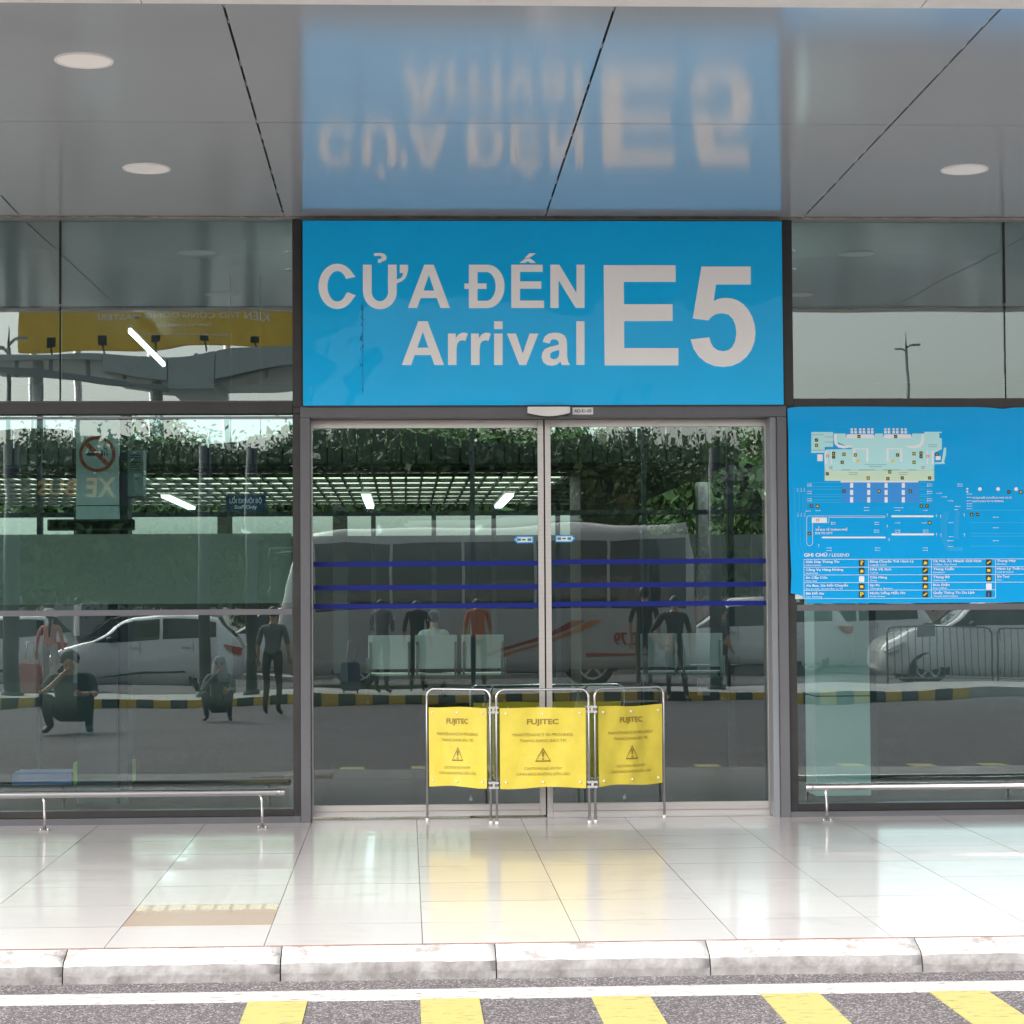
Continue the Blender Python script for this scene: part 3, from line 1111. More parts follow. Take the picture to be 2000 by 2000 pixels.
# sensor and tag plate above the doors
a, b, c, d = rects(1030, 795, 1113, 816, -0.10)
SE = thing('door_sensor', 'white curved motion sensor over the meeting doors', 'sensor', ((a + b) / 2, -0.05, c))
g = MB()
n = 16
pf = [(a + (b - a) * k / n, c + (d - c) * (0.42 - 0.30 * math.sin(PI * k / n))) for k in range(n + 1)]
g.prism([(a, d)] + pf + [(b, d)], -0.135, -0.052)
g.build('cover', mat('sensor_white', (0.72, 0.70, 0.68), rough=0.3, coat=0.3), SE, bevel=0.004)
g = MB()
pf2 = [(a + 0.004 + (b - a - 0.008) * k / n, c + (d - c) * (0.36 - 0.36 * math.sin(PI * k / n))) for k in range(n + 1)]
g.prism(pf2 + [(p[0], p[1] + 0.012) for p in pf2[::-1]], -0.128, -0.055)
g.build('lens_strip', M_BLACKPL, SE)
a, b, c, d = rects(1118, 796, 1158.5, 809.5, -0.054)
TP = thing('door_tag_plate', 'small white plate reading AD-E1-05 on the grey door header', 'plate', ((a + b) / 2, -0.054, c))
g = MB()
g.box(a, b, -0.056, -0.0505, c, d)
g.build('plate', mat('plate_white', (0.72, 0.71, 0.69), rough=0.4), TP)
lettering('AD-E1-05', a + 0.012, b - 0.012, c + 0.014, 0.020, -0.0572, mat('plate_ink', (0.05, 0.09, 0.14), rough=0.5), TP, offset=0.02)

# ================================================================ terminal map board
MY = -0.055
ZM = lambda X, Y: (1530 + X / 4.11, 780 + Y / 4.11)


def mp(X, Y, y=MY):
    u, v = ZM(X, Y)
    p = W(u, v, y)
    return (p.x, p.z)


bx0, bz0 = mp(40, 1630)
MAPB = thing('terminal_map_board', 'blue terminal map board with legend table fixed right of the doors', 'map board', (bx0, MY, bz0))
xR = UX(2330, MY)
ol = [mp(33, 75), mp(60, 66), mp(120, 60), mp(600, 58), mp(1200, 62), mp(1560, 62), mp(1650, 66), mp(1760, 76), mp(1850, 66)]
ol += [(xR, mp(0, 58)[1]), (xR, mp(0, 1640)[1])]
ol += [mp(1900, 1628), mp(1000, 1636), mp(195, 1636), mp(170, 1610), mp(150, 1572), mp(60, 1556), mp(66, 1400), mp(52, 1100), mp(44, 700), mp(40, 300)]
g = MB()
g.prism(ol, MY, MY + 0.008)
g.build('panel', M_MAPBLUE, MAPB)
g = MB()
p0 = mp(98, 1562)
p1 = mp(175, 1602)
g.box(p0[0], p1[0], MY + 0.012, MY + 0.02, p1[1], p0[1])
g.build('backing_sheet', mat('backing_white', (0.55, 0.62, 0.62), rough=0.5), MAPB)


class Flat:
    """flat print shapes on the board, each set one mesh"""
    def __init__(s, layer, m, name):
        s.mb = MB()
        s.y = MY - 0.001 - 0.0007 * layer
        s.m = m
        s.name = name

    def poly(s, pts):
        s.mb.quad([(mp(*p)[0], s.y, mp(*p)[1]) for p in pts])
        return s

    def rect(s, X0, Y0, X1, Y1):
        return s.poly([(X0, Y1), (X1, Y1), (X1, Y0), (X0, Y0)])

    def rrect(s, X0, Y0, X1, Y1, r=None):
        r = r or min(X1 - X0, Y1 - Y0) / 2 - 0.1
        pts = []
        for cx, cy, a in ((X1 - r, Y1 - r, 0), (X0 + r, Y1 - r, 90), (X0 + r, Y0 + r, 180), (X1 - r, Y0 + r, 270)):
            pts += [(cx + r * math.cos(R(a + t)), cy + r * math.sin(R(a + t))) for t in range(0, 91, 15)]
        return s.poly(pts)

    def line(s, pts, w=2.0):
        for (a, b) in zip(pts[:-1], pts[1:]):
            dx, dy = b[0] - a[0], b[1] - a[1]
            L_ = math.hypot(dx, dy) or 1
            nx, ny = -dy / L_ * w / 2, dx / L_ * w / 2
            s.poly([(a[0] + nx, a[1] + ny), (b[0] + nx, b[1] + ny), (b[0] - nx, b[1] - ny), (a[0] - nx, a[1] - ny)])
        return s

    def arrow(s, X, Y, dx):
        s.poly([(X, Y + 1.5), (X + dx, Y + 1.5), (X + dx, Y - 1.5), (X, Y - 1.5)])
        sg = 1 if dx > 0 else -1
        s.poly([(X + dx, Y - 5), (X + dx + sg * 9, Y), (X + dx, Y + 5)])
        return s

    def done(s):
        return tag(s.mb.build(s.name, s.m, MAPB), kind='stuff')


zone = Flat(0, M_MAPZONE, 'kerbside_zone')
zone.rect(470, 668, 1090, 828)
zone.done()
pale = Flat(1, M_MAPPALE, 'terminal_plan')
pale.poly([(224, 262), (400, 262), (400, 382), (332, 382), (332, 430), (224, 430)])
pale.poly([(405, 274), (500, 274), (500, 300), (730, 300), (735, 274), (800, 274), (800, 300), (1030, 300), (1035, 274), (1130, 274), (1130, 260), (1272, 260), (1272, 270), (1252, 270), (1252, 312), (1272, 312), (1272, 400), (1212, 430), (1212, 520), (1300, 520), (1212, 522), (1208, 570), (332, 570), (325, 440), (345, 402), (560, 400), (405, 330)])
pale.poly([(1215, 505), (1268, 505), (1280, 440), (1288, 388), (1306, 388), (1306, 440), (1290, 500), (1298, 518), (1215, 518)])
pale.done()
pg = Flat(1, M_MAPPALE2, 'public_hall_plan')
pg.rect(332, 571, 1210, 654)
pg.done()
wh = Flat(2, M_MAPWHITE, 'plan_walls')
wh.rrect(505, 280, 728, 313, 15)
wh.rrect(805, 280, 1027, 313, 15)
for bx in (540, 570, 608, 638, 675, 704, 810, 838, 876, 905, 943, 972):
    wh.rect(bx, 232, bx + 17, 250)
    wh.rect(bx - 1, 254, bx + 20, 274)
wh.rect(460, 654, 1082, 667)
wh.rrect(272, 442, 316, 496, 4)
wh.poly([(405, 276), (428, 276), (428, 330), (440, 360), (480, 372), (520, 370), (560, 372), (520, 390), (480, 394), (440, 386), (412, 360), (405, 330)])
wh.poly([(1130, 276), (1108, 276), (1106, 330), (1090, 360), (1050, 372), (1010, 370), (968, 368), (1010, 390), (1050, 394), (1095, 386), (1122, 360), (1130, 330)])
for (a_, b_) in ((558, 682), (828, 955)):
    wh.rect(a_, 392, b_, 402)
    wh.rect(a_, 402, a_ + 18, 500)
    wh.rect(b_ - 18, 402, b_, 500)
wh.rect(334, 410, 350, 520)
wh.rect(380, 410, 392, 520)
wh.rect(1150, 410, 1162, 520)
wh.rect(1190, 410, 1206, 520)
wh.rect(1222, 455, 1262, 488)
for bx in (535, 672, 812, 950):
    for (a_, b_) in ((672, 710), (727, 768), (784, 828)):
        wh.rect(bx, a_, bx + 25, b_)
wh.rect(228, 948, 350, 992)
wh.line([(200, 936), (810, 936)], 3)
wh.line([(365, 948), (810, 948)], 3)
wh.line([(810, 936), (816, 942), (810, 948)], 3)
wh.line([(187, 960), (187, 1150)], 3)
wh.line([(235, 995), (235, 1150)], 3)
wh.line([(187, 960), (189, 945), (200, 936)], 3)
wh.line([(365, 948), (365, 985), (355, 994)], 3)
wh.line([(187, 1150), (194, 1168), (211, 1177), (228, 1168), (235, 1150)], 3)
wh.rrect(866, 931, 1206, 946, 7)
wh.rrect(868, 1076, 1208, 1092, 7)
wh.rrect(310, 1102, 820, 1115, 5)
for (X, Y, d_) in ((190, 680, 30), (190, 695, 30), (190, 738, 30), (190, 755, 30), (190, 798, 30), (190, 815, 30), (1195, 680, -35), (1195, 695, -35), (1195, 738, -35), (1195, 755, -35), (1195, 798, -35), (1195, 815, -35),
                   (690, 868, -35), (690, 892, -35), (890, 870, 65), (895, 892, 35), (1120, 892, 30), (300, 893, -35), (222, 897, -35), (770, 987, -30), (770, 1003, -30), (895, 992, 35), (1155, 992, -35), (420, 987, -30), (420, 1001, -30),
                   (770, 1050, -35), (770, 1066, -35), (895, 1050, 35), (895, 1066, 35), (1165, 1050, -35), (1165, 1066, -35), (345, 1193, 35), (345, 1213, 35), (778, 1193, -35), (778, 1212, -35), (1120, 1193, 32), (1120, 1212, 32),
                   (1440, 680, -35), (1440, 696, -35), (1230, 754, 35), (1270, 783, 35), (1320, 815, 35), (1420, 860, -35), (1365, 1102, -30), (1365, 1135, -40), (1365, 1181, -35), (1365, 990, -30), (1515, 760, -35), (1515, 787, -35), (1515, 815, -35),
                   (1515, 838, -35), (1515, 858, -35), (1515, 878, -35), (1730, 946, -40), (1730, 1031, -40), (1730, 1134, -40), (1370, 885, 22)):
    wh.arrow(X, Y, d_)
for (X, Y) in ((115, 742), (143, 742), (168, 742), (117, 940), (144, 940), (172, 940)):
    wh.rect(X - 1.3, Y - 30, X + 1.3, Y)
    wh.poly([(X - 4, Y - 6), (X, Y + 3), (X + 4, Y - 6)])
for (X, Y) in ((834, 918), (834, 1010), (848, 1118), (1230, 925), (1262, 930), (1230, 1075), (1264, 1080), (285, 1020), (284, 1165), (1452, 918), (1454, 1078)):
    wh.rect(X - 1.3, Y, X + 1.3, Y + 24)
    wh.poly([(X - 6, Y + 6), (X, Y - 4), (X + 6, Y + 6)])
for X in (1577, 1723, 1868, 2010):
    wh.poly([(X + 15 * math.cos(t * PI / 10), 720 + 15 * math.sin(t * PI / 10)) for t in range(20)])
for (X, Y) in ((1476, 718), (1476, 741)):
    wh.poly([(X + 9 * math.cos(t * PI / 6), Y + 7 * math.sin(t * PI / 6)) for t in range(12)])
# legend table
cols = [165, 682, 1188, 1702, 2210]
rws = [1285, 1348, 1410, 1472, 1534, 1600]
dyr = [0, -2, -3, -4, -5, -6]
for k, Y in enumerate(rws):
    wh.line([(165, Y), (1702 if k > 3 else 2210, Y - 6)], 3.4)
for k, X in enumerate(cols[:4]):
    wh.line([(X, 1283 - k * 1.5), (X + 1, 1600 - k * 2)], 3.4)
wh.done()
ln = Flat(1, M_MAPLINE, 'lane_lines')
for Y in (668, 700, 721, 765, 780, 808, 828):
    ln.line([(190, Y), (468, Y)], 1.6)
    ln.line([(1092, Y), (1180, Y)], 1.6)
for X in (92, 128, 158, 180):
    ln.line([(X, 710), (X, 940)], 1.4)
    ln.line([(X + 6, 940), (X + 8, 1150), (X + 40, 1240)], 1.2)
for Y in (890, 990, 1075, 1098, 1178):
    ln.line([(1500, Y), (2150, Y)], 1.6)
for q in range(5):
    ln.line([(1330 - q * 12, 900), (1310 - q * 10, 990), (1310 - q * 10, 1130), (1340 - q * 6, 1190 + q * 6), (1440, 1190 + q * 6)], 1.3)
    ln.line([(1380 + q * 9, 900), (1372 + q * 8, 990), (1372 + q * 8, 1120)], 1.3)
ln.done()
gy = Flat(3, mat('map_grey', (0.16, 0.24, 0.26), rough=0.5), 'plan_notes')
for (a_, b_, c_) in ((228, 324, 285), (228, 324, 408), (332, 398, 302), (332, 398, 342), (465, 540, 566), (603, 735, 566), (800, 938, 566), (1000, 1068, 566), (650, 825, 525), (685, 792, 540), (522, 598, 588), (525, 595, 603), (925, 1000, 588), (928, 990, 603), (1160, 1234, 365), (1165, 1230, 380)):
    gy.rect(a_, c_ - 1.6, b_, c_ + 1.6)
gy.done()
# pictograms
pb = Flat(4, M_MAPBLACK, 'pictogram_squares')
py = Flat(5, M_MAPYEL, 'pictogram_marks')
rd = Flat(4, M_MAPRED, 'toilet_marks')
sm = [(265, 327), (265, 370), (402, 434), (402, 463), (486, 441), (472, 505), (352, 598), (680, 632), (838, 637), (954, 631), (1048, 437), (1104, 432), (1104, 460), (1048, 505), (1232, 441), (1173, 631), (853, 583),
      (606, 298), (900, 298), (577, 447), (916, 447), (486, 737), (767, 737), (1018, 737), (224, 857), (272, 857), (1106, 856), (1152, 856), (1172, 990), (208, 1077), (1808, 744), (1905, 744), (1510, 924), (1558, 924)]
for i, (X, Y) in enumerate(sm):
    r_ = 13
    pb.rrect(X - r_, Y - r_, X + r_, Y + r_, 3)
    if i % 3 == 0:
        py.poly([(X - 7, Y + 6), (X + 7, Y - 2), (X + 7, Y - 6), (X - 7, Y + 2)])
    elif i % 3 == 1:
        py.rrect(X - 8, Y - 5, X + 8, Y + 6, 3)
    else:
        py.poly([(X - 6, Y + 6), (X - 2, Y - 6), (X + 6, Y - 3), (X + 2, Y + 1), (X + 6, Y + 6)])
for (X, Y) in ((600, 496), (877, 495)):
    py.poly([(X + 13 * math.cos(t * PI / 8), Y + 13 * math.sin(t * PI / 8)) for t in range(16)])
for (X, Y) in ((354, 455), (380, 549), (1160, 457), (1120, 548), (274, 970)):
    for q in (-1, 1):
        rd.rect(X + q * 8 - 5, Y - 11, X + q * 8 + 5, Y - 3)
        rd.rect(X + q * 8 - 4, Y + 1, X + q * 8 + 4, Y + 11)
for c_ in range(3):
    for r_ in range(5):
        X, Y = (628, 1138, 1648)[c_], 1313 + r_ * 63.5 - c_ * 2
        if (c_, r_) in ((0, 2), (2, 3)):
            continue
        pb.rrect(X - 22, Y - 24, X + 22, Y + 24, 4)
        if (c_, r_) in ((0, 0), (0, 4), (2, 4)):
            continue
        if (c_ + r_) % 3 == 0:
            py.rrect(X - 14, Y - 10, X + 14, Y + 12, 5)
        elif (c_ + r_) % 3 == 1:
            py.poly([(X - 15, Y + 14), (X - 5, Y - 12), (X + 15, Y - 4), (X + 14, Y + 14)])
        else:
            py.poly([(X - 15, Y + 12), (X - 15, Y + 5), (X + 10, Y - 14), (X + 16, Y - 14), (X + 16, Y - 7), (X - 8, Y + 12)])
pb.done(); py.done(); rd.done()
w2 = Flat(4, M_MAPWHITE, 'pale_pictograms')
w2.rrect(606, 1418, 650, 1466, 10)
w2.rrect(1626, 1478, 1672, 1526, 6)
w2.done()


def mtext(s, X0, X1, Y, cap, m=M_MAPWHITE, off=0.0):
    (xa, za_), (xb, _) = mp(X0, Y), mp(X1, Y)
    lettering(s, xa, xb, za_, cap / 4.11 / 285, MY - 0.0045, m, MAPB, offset=off)


mtext('?', 614, 642, 1328, 32, M_MAPYEL, 0.03)
mtext('P', 616, 644, 1581, 32, M_MAPYEL, 0.03)
mtext('i', 1643, 1652, 1580, 30, M_MAPZONE, 0.02)
mtext('GHI CHÚ', 165, 352, 1262, 26, off=0.03)
mtext('/ LEGEND', 365, 528, 1262, 24, off=0.015)
mtext('XE BUS VỀ THÀNH PHỐ', 256, 514, 1055, 16, off=0.02)
mtext('BUS TO CITY', 256, 396, 1082, 16, off=0.02)
mtext('XE BUS NỐI CHUYẾN ĐI NHÀ GA T2', 1518, 1832, 797, 13, off=0.02)
mtext('SHUTTLE BUS TO T2 TERMINAL', 1518, 1770, 825, 13, off=0.02)
LEG = [[('Giải Đáp Thông Tin', 448, 'Information', 302), ('Cảng Vụ Hàng Không', 480, 'Authority', 278), ('Sơ Cấp Cứu', 353, 'First Aid', 266), ('Xe Bus, Xe Nối Chuyến', 518, 'Bus to City, Shuttle Bus to T2', 475), ('Bãi Đỗ Xe', 326, 'Car Parking', 310)],
       [('Băng Chuyền Trả Hành Lý', 1046, 'Luggage Claim', 828), ('Nhà Vệ Sinh', 866, 'Toilets', 760), ('Cửa Hàng', 832, 'Shops', 752), ('Sạc Pin', 772, 'Charging Station', 874), ('Nước Uống Miễn Phí', 980, 'Fresh Water', 820)],
       [('Cà Phê, Ăn Nhanh Giải Khát', 1590, 'Coffee, Fast Food', 1390), ('Thang Cuốn', 1370, 'Escalator', 1300), ('Thang Bộ', 1334, 'Staircase', 1304), ('Bưu Điện', 1334, 'Post Office', 1310), ('Quầy Thông Tin Du Lịch', 1533, 'Tourist Information', 1398)],
       [('Thang Máy', 1865, 'Elevator', 1797), ('Hành Lý Thất Lạc', 1960, 'Lost & Found', 1845), ('Xe Taxi', 1812, 'Taxi', 1750)]]
for c_, colr in enumerate(LEG):
    X = (180, 694, 1202, 1712)[c_]
    for r_, (a_, xa, b_, xb) in enumerate(colr):
        Y = 1313 + r_ * 63.5 - c_ * 3
        mtext(a_, X, xa, Y, 17, off=0.025)
        mtext(b_, X, xb, Y + 24, 12, off=0.01)

# ================================================================ stainless bumper rails
def bumper(u0, u1, v0, v1, y, posts, label, ext=None):
    p0, p1 = W(u0, v0, y), W(u1, v1, y)
    z = (p0.z + p1.z) / 2
    z = W(*( (u1, v1) if ext == 'l' else (u0, v0)), y).z
    xa, xb = p0.x, p1.x
    if ext == 'l': xa = FL + 0.3
    if ext == 'r': xb = FR - 0.3
    T = thing('bumper_rail', label, 'rail', ((xa + xb) / 2, y, 0), 'stainless bumper rails along the glazing')
    rr = 0.0245
    g = MB()
    g.tube([(xa, y, z), (xb, y, z)], rr, 20)
    g.build('rail', M_STEEL, T)
    for e, sg in ((xa, -1), (xb, 1)):
        g = MB()
        g.tube([(e - sg * 0.022, y, z), (e - sg * 0.018, y, z), (e + sg * 0.010, y, z), (e + sg * 0.019, y, z)], rr * 1.09, 20, r2=rr * 0.8)
        g.build('end_cap', M_STEEL, T)
    for x in posts:
        zf = SLOPE * y
        g = MB()
        g.tube([(x, y, zf), (x, y, z - 0.10), (x - 0.003, y + 0.004, z - 0.05), (x - 0.010, y + 0.006, z - 0.015)], 0.009, 10)
        g.build('post', M_STEEL, T)
        g = MB()
        g.box(x - 0.035, x + 0.035, y - 0.03, y + 0.03, zf - 0.002, zf + 0.007)
        for sx in (-1, 1):
            g.tube([(x + sx * 0.024, y - 0.01, zf + 0.004), (x + sx * 0.024, y - 0.01, zf + 0.016)], 0.006, 8)
        g.build('base_plate', M_STEEL, T, bevel=0.0008)
    return T


BY = -0.36
pitch_p = UX(512, BY, 1580) - UX(87, BY, 1580)
pl = [UX(512, BY, 1580) - k * pitch_p for k in range(5)]
bumper(-50, 551, 1555, 1547, BY, [x for x in pl if x > FL + .4], 'round stainless bumper rail in front of the left window, ending beside the door', 'l')
BY2 = -0.30
pr = [UX(1615, BY2, 1580) + k * pitch_p for k in range(5)]
bumper(1579, 2050, 1537.5, 1532, BY2, [x for x in pr if x < FR - .4], 'round stainless bumper rail below the map board at the right window', 'r')

# ================================================================ maintenance barriers
def barrier_panel(parent, A, B, h, zf, y_off, fab0, fab1, printed=True, seed=0, front=-1, detail=True, vinyl=None):
    """A,B : feet (x,y). tube arch with a vinyl sheet between; local frame along A->B"""
    A, B = Vector((A[0], A[1], 0)), Vector((B[0], B[1], 0))
    ax = (B - A)
    L_ = ax.length
    ax.normalize()
    nrm = Vector((ax.y, -ax.x, 0))          # faces the viewer (-Y) when A is left
    r = 0.0085
    cr = 0.055
    pts = [(0, 0)] + [(0, h - cr)] + [(cr - cr * math.cos(R(t)), h - cr + cr * math.sin(R(t))) for t in range(15, 91, 15)]
    pts += [(L_ - cr + cr * math.sin(R(t)), h - cr + cr * math.cos(R(t))) for t in range(0, 91, 15)] + [(L_, 0)]
    g = MB()
    g.tube([A + ax * a + Vector((0, 0, zf + b)) for a, b in pts], r, 10)
    g.build('tube_frame', M_CHROME, parent)
    g = MB()
    for q in (0, L_):
        p = A + ax * q
        g.tube([p + Vector((0, 0, zf)), p + Vector((0, 0, zf + 0.022))], r * 1.4, 10)
    g.build('foot_cap', M_WHITETRIM, parent)
    # vinyl sheet, slightly rumpled
    g = MB()
    nx_, nz_ = 26, 22
    x0, x1 = 0.022, L_ - 0.022
    rr = random.Random(seed)
    ph = [rr.uniform(0, 6.28) for _ in range(6)]
    grid = []

    def off(s_, t_):
        e = math.sin(PI * s_)
        w = 0.005 * math.sin(5.2 * s_ * PI / 2 + ph[0] + 1.2 * t_) + 0.006 * math.sin(9 * s_ + 3 * t_ + ph[1]) + 0.004 * math.sin(17 * s_ - 5 * t_ + ph[2])
        return w * (0.25 + 0.75 * e)
    for j in range(nz_ + 1):
        row = []
        for i in range(nx_ + 1):
            s_, t_ = i / nx_, j / nz_
            sag = 0.003 * math.sin(PI * s_ * 2 + ph[3]) * (1 - 2 * t_) + 0.004 * math.sin(7 * s_ + ph[4])
            p = A + ax * (x0 + (x1 - x0) * s_) + nrm * (0.012 + off(s_, t_)) + Vector((0, 0, zf + fab0 + (fab1 - fab0) * t_ + (sag if j in (0, nz_) else 0)))
            row.append(g.bm.verts.new(p))
        grid.append(row)
    for j in range(nz_):
        for i in range(nx_):
            g.bm.faces.new((grid[j][i], grid[j][i + 1], grid[j + 1][i + 1], grid[j + 1][i])).smooth = True
    sh = g.build('vinyl_sheet', vinyl or M_YELLOW, parent)
    for (s_, t_) in ((0.07, 0.93), (0.5, 0.93), (0.93, 0.93), (0.07, 0.07), (0.5, 0.07), (0.93, 0.07)):
        p = A + ax * (x0 + (x1 - x0) * s_) + nrm * (0.018 + off(s_, t_)) + Vector((0, 0, zf + fab0 + (fab1 - fab0) * t_))
        g = MB()
        g.sphere(p, 0.008, 1, 0.6, 1, 10)
        g.build('stud', M_WHITETRIM, sh)
    if printed:
        fr = Matrix(((ax.x, -nrm.x, 0, A.x), (ax.y, -nrm.y, 0, A.y), (0, 0, 1, zf), (0, 0, 0, 1)))
        H_ = fab1 - fab0
        cx = (x0 + x1) / 2
        wd = x1 - x0

        def put(s, hw, zt_, cap, off_=0.0):
            o = lettering(s, cx - wd * hw, cx + wd * hw, fab0 + H_ * zt_, H_ * cap, 0, M_PRINT, sh, 'print', offset=off_)
            # press the print onto the rumpled sheet
            for v in o.data.vertices:
                s_ = (v.co.x - x0) / wd
                t_ = (v.co.z - fab0) / H_
                p = A + ax * v.co.x + nrm * (0.0155 + off(s_, t_)) + Vector((0, 0, zf + v.co.z))
                v.co = p
        put('FUJITEC', 0.185, 0.795, 0.062, 0.028)
        put('MAINTENANCE IN PROGRESS', 0.35, 0.645, 0.036, -0.004)
        put('THANG ĐANG BẢO TRÌ', 0.27, 0.57, 0.036, -0.004)
        put('CAUTION!-NO ENTRY', 0.22, 0.225, 0.034, -0.004)
        put('CẢNH BÁO!-KHÔNG ĐẾN GẦN', 0.31, 0.155, 0.034, -0.004)
        g = MB()
        zc_ = fab0 + H_ * 0.325
        tw, th = wd * 0.095, H_ * 0.18

        def pp(a, b):
            s_ = (a - x0) / wd
            t_ = (b - fab0) / H_
            return A + ax * a + nrm * (0.0155 + off(s_, t_)) + Vector((0, 0, zf + b))
        O_ = [(cx - tw, zc_), (cx + tw, zc_), (cx, zc_ + th)]
        I_ = [(cx - tw * 0.82, zc_ + 0.010), (cx + tw * 0.82, zc_ + 0.010), (cx, zc_ + th - 0.018)]
        for k in range(3):
            q = (k + 1) % 3
            for s0 in range(4):
                f0, f1 = s0 / 4, (s0 + 1) / 4
                lerp = lambda P_, Q_, f: (P_[0] + (Q_[0] - P_[0]) * f, P_[1] + (Q_[1] - P_[1]) * f)
                g.quad([pp(*lerp(O_[k], O_[q], f0)), pp(*lerp(O_[k], O_[q], f1)), pp(*lerp(I_[k], I_[q], f1)), pp(*lerp(I_[k], I_[q], f0))])
        g.quad([pp(cx - 0.005, zc_ + th * 0.33), pp(cx + 0.005, zc_ + th * 0.33), pp(cx + 0.0095, zc_ + th * 0.72), pp(cx - 0.0095, zc_ + th * 0.72)])
        g.quad([pp(cx - 0.007, zc_ + th * 0.15), pp(cx + 0.007, zc_ + th * 0.15), pp(cx + 0.007, zc_ + th * 0.25), pp(cx - 0.007, zc_ + th * 0.25)])
        g.build('warning_triangle', M_PRINT, sh)


yc = -0.30
BAR = thing('folding_barrier', 'three panel folding barrier with yellow FUJITEC maintenance sheets before the doors', 'barrier', (UX(1060, yc, 1600), yc, SLOPE * yc))
cl, cr_ = UX(970, yc, 1480), UX(1150.5, yc, 1480)
lo_, lr_ = UX(834, -0.02, 1480), UX(958, -0.26, 1480)
rl_, ro_ = UX(1162, -0.26, 1480), UX(1297, 0.02, 1480)
hB = VZ(1346.5, yc, 1060) - SLOPE * yc
fb1 = VZ(1382, yc, 1060) - SLOPE * yc
fb0 = VZ(1538.5, yc, 1060) - SLOPE * yc
barrier_panel(BAR, (cl, yc), (cr_, yc), hB, SLOPE * yc, 0, fb0, fb1, seed=3)
barrier_panel(BAR, (lo_, -0.02), (lr_, -0.27), hB, -0.003, 0, fb0, fb1, seed=5)
barrier_panel(BAR, (rl_, -0.27), (ro_, 0.03), hB, -0.003, 0, fb0, fb1, seed=9)
for (xa, xb) in ((lr_, cl), (cr_, rl_)):
    for v in (1386, 1533):
        z = VZ(v, yc, 1060)
        g = MB()
        for dz in (-0.016, 0.016):
            g.box(xa - 0.014, xb + 0.014, yc - 0.012, yc + 0.046, z + dz - 0.007, z + dz + 0.007)
        g.box((xa + xb) / 2 - 0.008, (xa + xb) / 2 + 0.008, yc - 0.014, yc + 0.03, z - 0.024, z + 0.024)
        g.build('hinge_clamp', mat('cast_hinge', (0.55, 0.53, 0.5), rough=0.4, metal=0.5), BAR, bevel=0.002)
# second barrier standing inside, behind the glass
yi = 1.5
M_YEL2 = mat('amber_vinyl', (0.80, 0.44, 0.02), rough=0.5, noise=0.05)
BI = thing('folding_barrier', 'plain yellow barrier standing inside behind the door glass', 'barrier', (UX(1068, yi, 1500), yi, 0))
hI = VZ(1338, yi, 1060)
f1_, f0_ = VZ(1371, yi, 1060), VZ(1520, yi, 1060)
barrier_panel(BI, (UX(919, yi, 1450), yi), (UX(1066, yi, 1450), yi + 0.06), hI, 0, 0, f0_, f1_, printed=False, seed=11, vinyl=M_YEL2)
barrier_panel(BI, (UX(1070, yi, 1450), yi + 0.06), (UX(1219, yi, 1450), yi), hI, 0, 0, f0_, f1_, printed=False, seed=12, vinyl=M_YEL2)

# ================================================================ interior things
# pillars
yp = 1.55
def pillar(u0, u1, vtop, vbot, label, jv):
    a, b = UX(u0, yp, 1200), UX(u1, yp, 1200)
    w_ = b - a
    T = thing('pillar', label, 'pillar', ((a + b) / 2, yp, 0))
    zs = [VZ(v, yp) for v in jv]
    z_lo, z_hi = (0.0 if vbot is None else VZ(vbot, yp)), VZ(790, yp)
    lv = [z_lo] + sorted(z for z in zs if z > z_lo) + [z_hi]
    g = MB()
    g.box(a + 0.01, b - 0.01, yp + 0.01, yp + w_, 0, z_hi)
    g.build('pillar_core', M_DARKSTEEL, T)
    for p, q in zip(lv[:-1], lv[1:]):
        g = MB()
        g.box(a, b, yp, yp + w_, p + 0.004, q - 0.004)
        g.build('cladding_panel', M_PILLAR, T, bevel=0.003)
    g = MB()
    g.box(b + 0.002, b + 0.062, yp + 0.05, yp + w_, 0, z_hi)
    g.build('column_flange', M_DARKSTEEL, T)
    return T, a, b


T1, a, b = pillar(148, 232, 0, 1014, 'pale clad pillar behind the left window carrying a no smoking sign', (984,))
T2, a2, b2 = pillar(1590, 1697, 0, None, 'pale clad pillar behind the lower right window', (1365, 1190))
pillar(-330, -250, 0, None, 'pale clad pillar behind the far left glazing', (1365, 984))
# no smoking sign on the left pillar
cN = W(190, 887, yp)
NS = thing('no_smoking_sign', 'round red and black no smoking sign on the pale pillar', 'sign', (cN.x, yp - 0.004, cN.z))
rO = 35.0 * (yp + 15.44) / F
g = MB()
n = 48
A_ = [g.bm.verts.new((cN.x + rO * math.cos(2 * PI * k / n), yp - 0.007, cN.z + rO * math.sin(2 * PI * k / n))) for k in range(n)]
B_ = [g.bm.verts.new((cN.x + rO * 0.82 * math.cos(2 * PI * k / n), yp - 0.007, cN.z + rO * 0.82 * math.sin(2 * PI * k / n))) for k in range(n)]
for k in range(n):
    g.bm.faces.new((A_[k], A_[(k + 1) % n], B_[(k + 1) % n], B_[k]))
M_SIGNRED = mat('sign_red', (0.55, 0.03, 0.02), rough=0.4)
g.build('red_ring', M_SIGNRED, NS)
g = MB()
t = 0.085 * rO
q = rO * 0.80 * 0.7071
g.quad([(cN.x - q - t, yp - 0.009, cN.z + q - t), (cN.x - q + t, yp - 0.009, cN.z + q + t), (cN.x + q + t, yp - 0.009, cN.z - q + t), (cN.x + q - t, yp - 0.009, cN.z - q - t)])
g.build('red_slash', M_SIGNRED, NS)
g = MB()
s_ = rO / 35.0
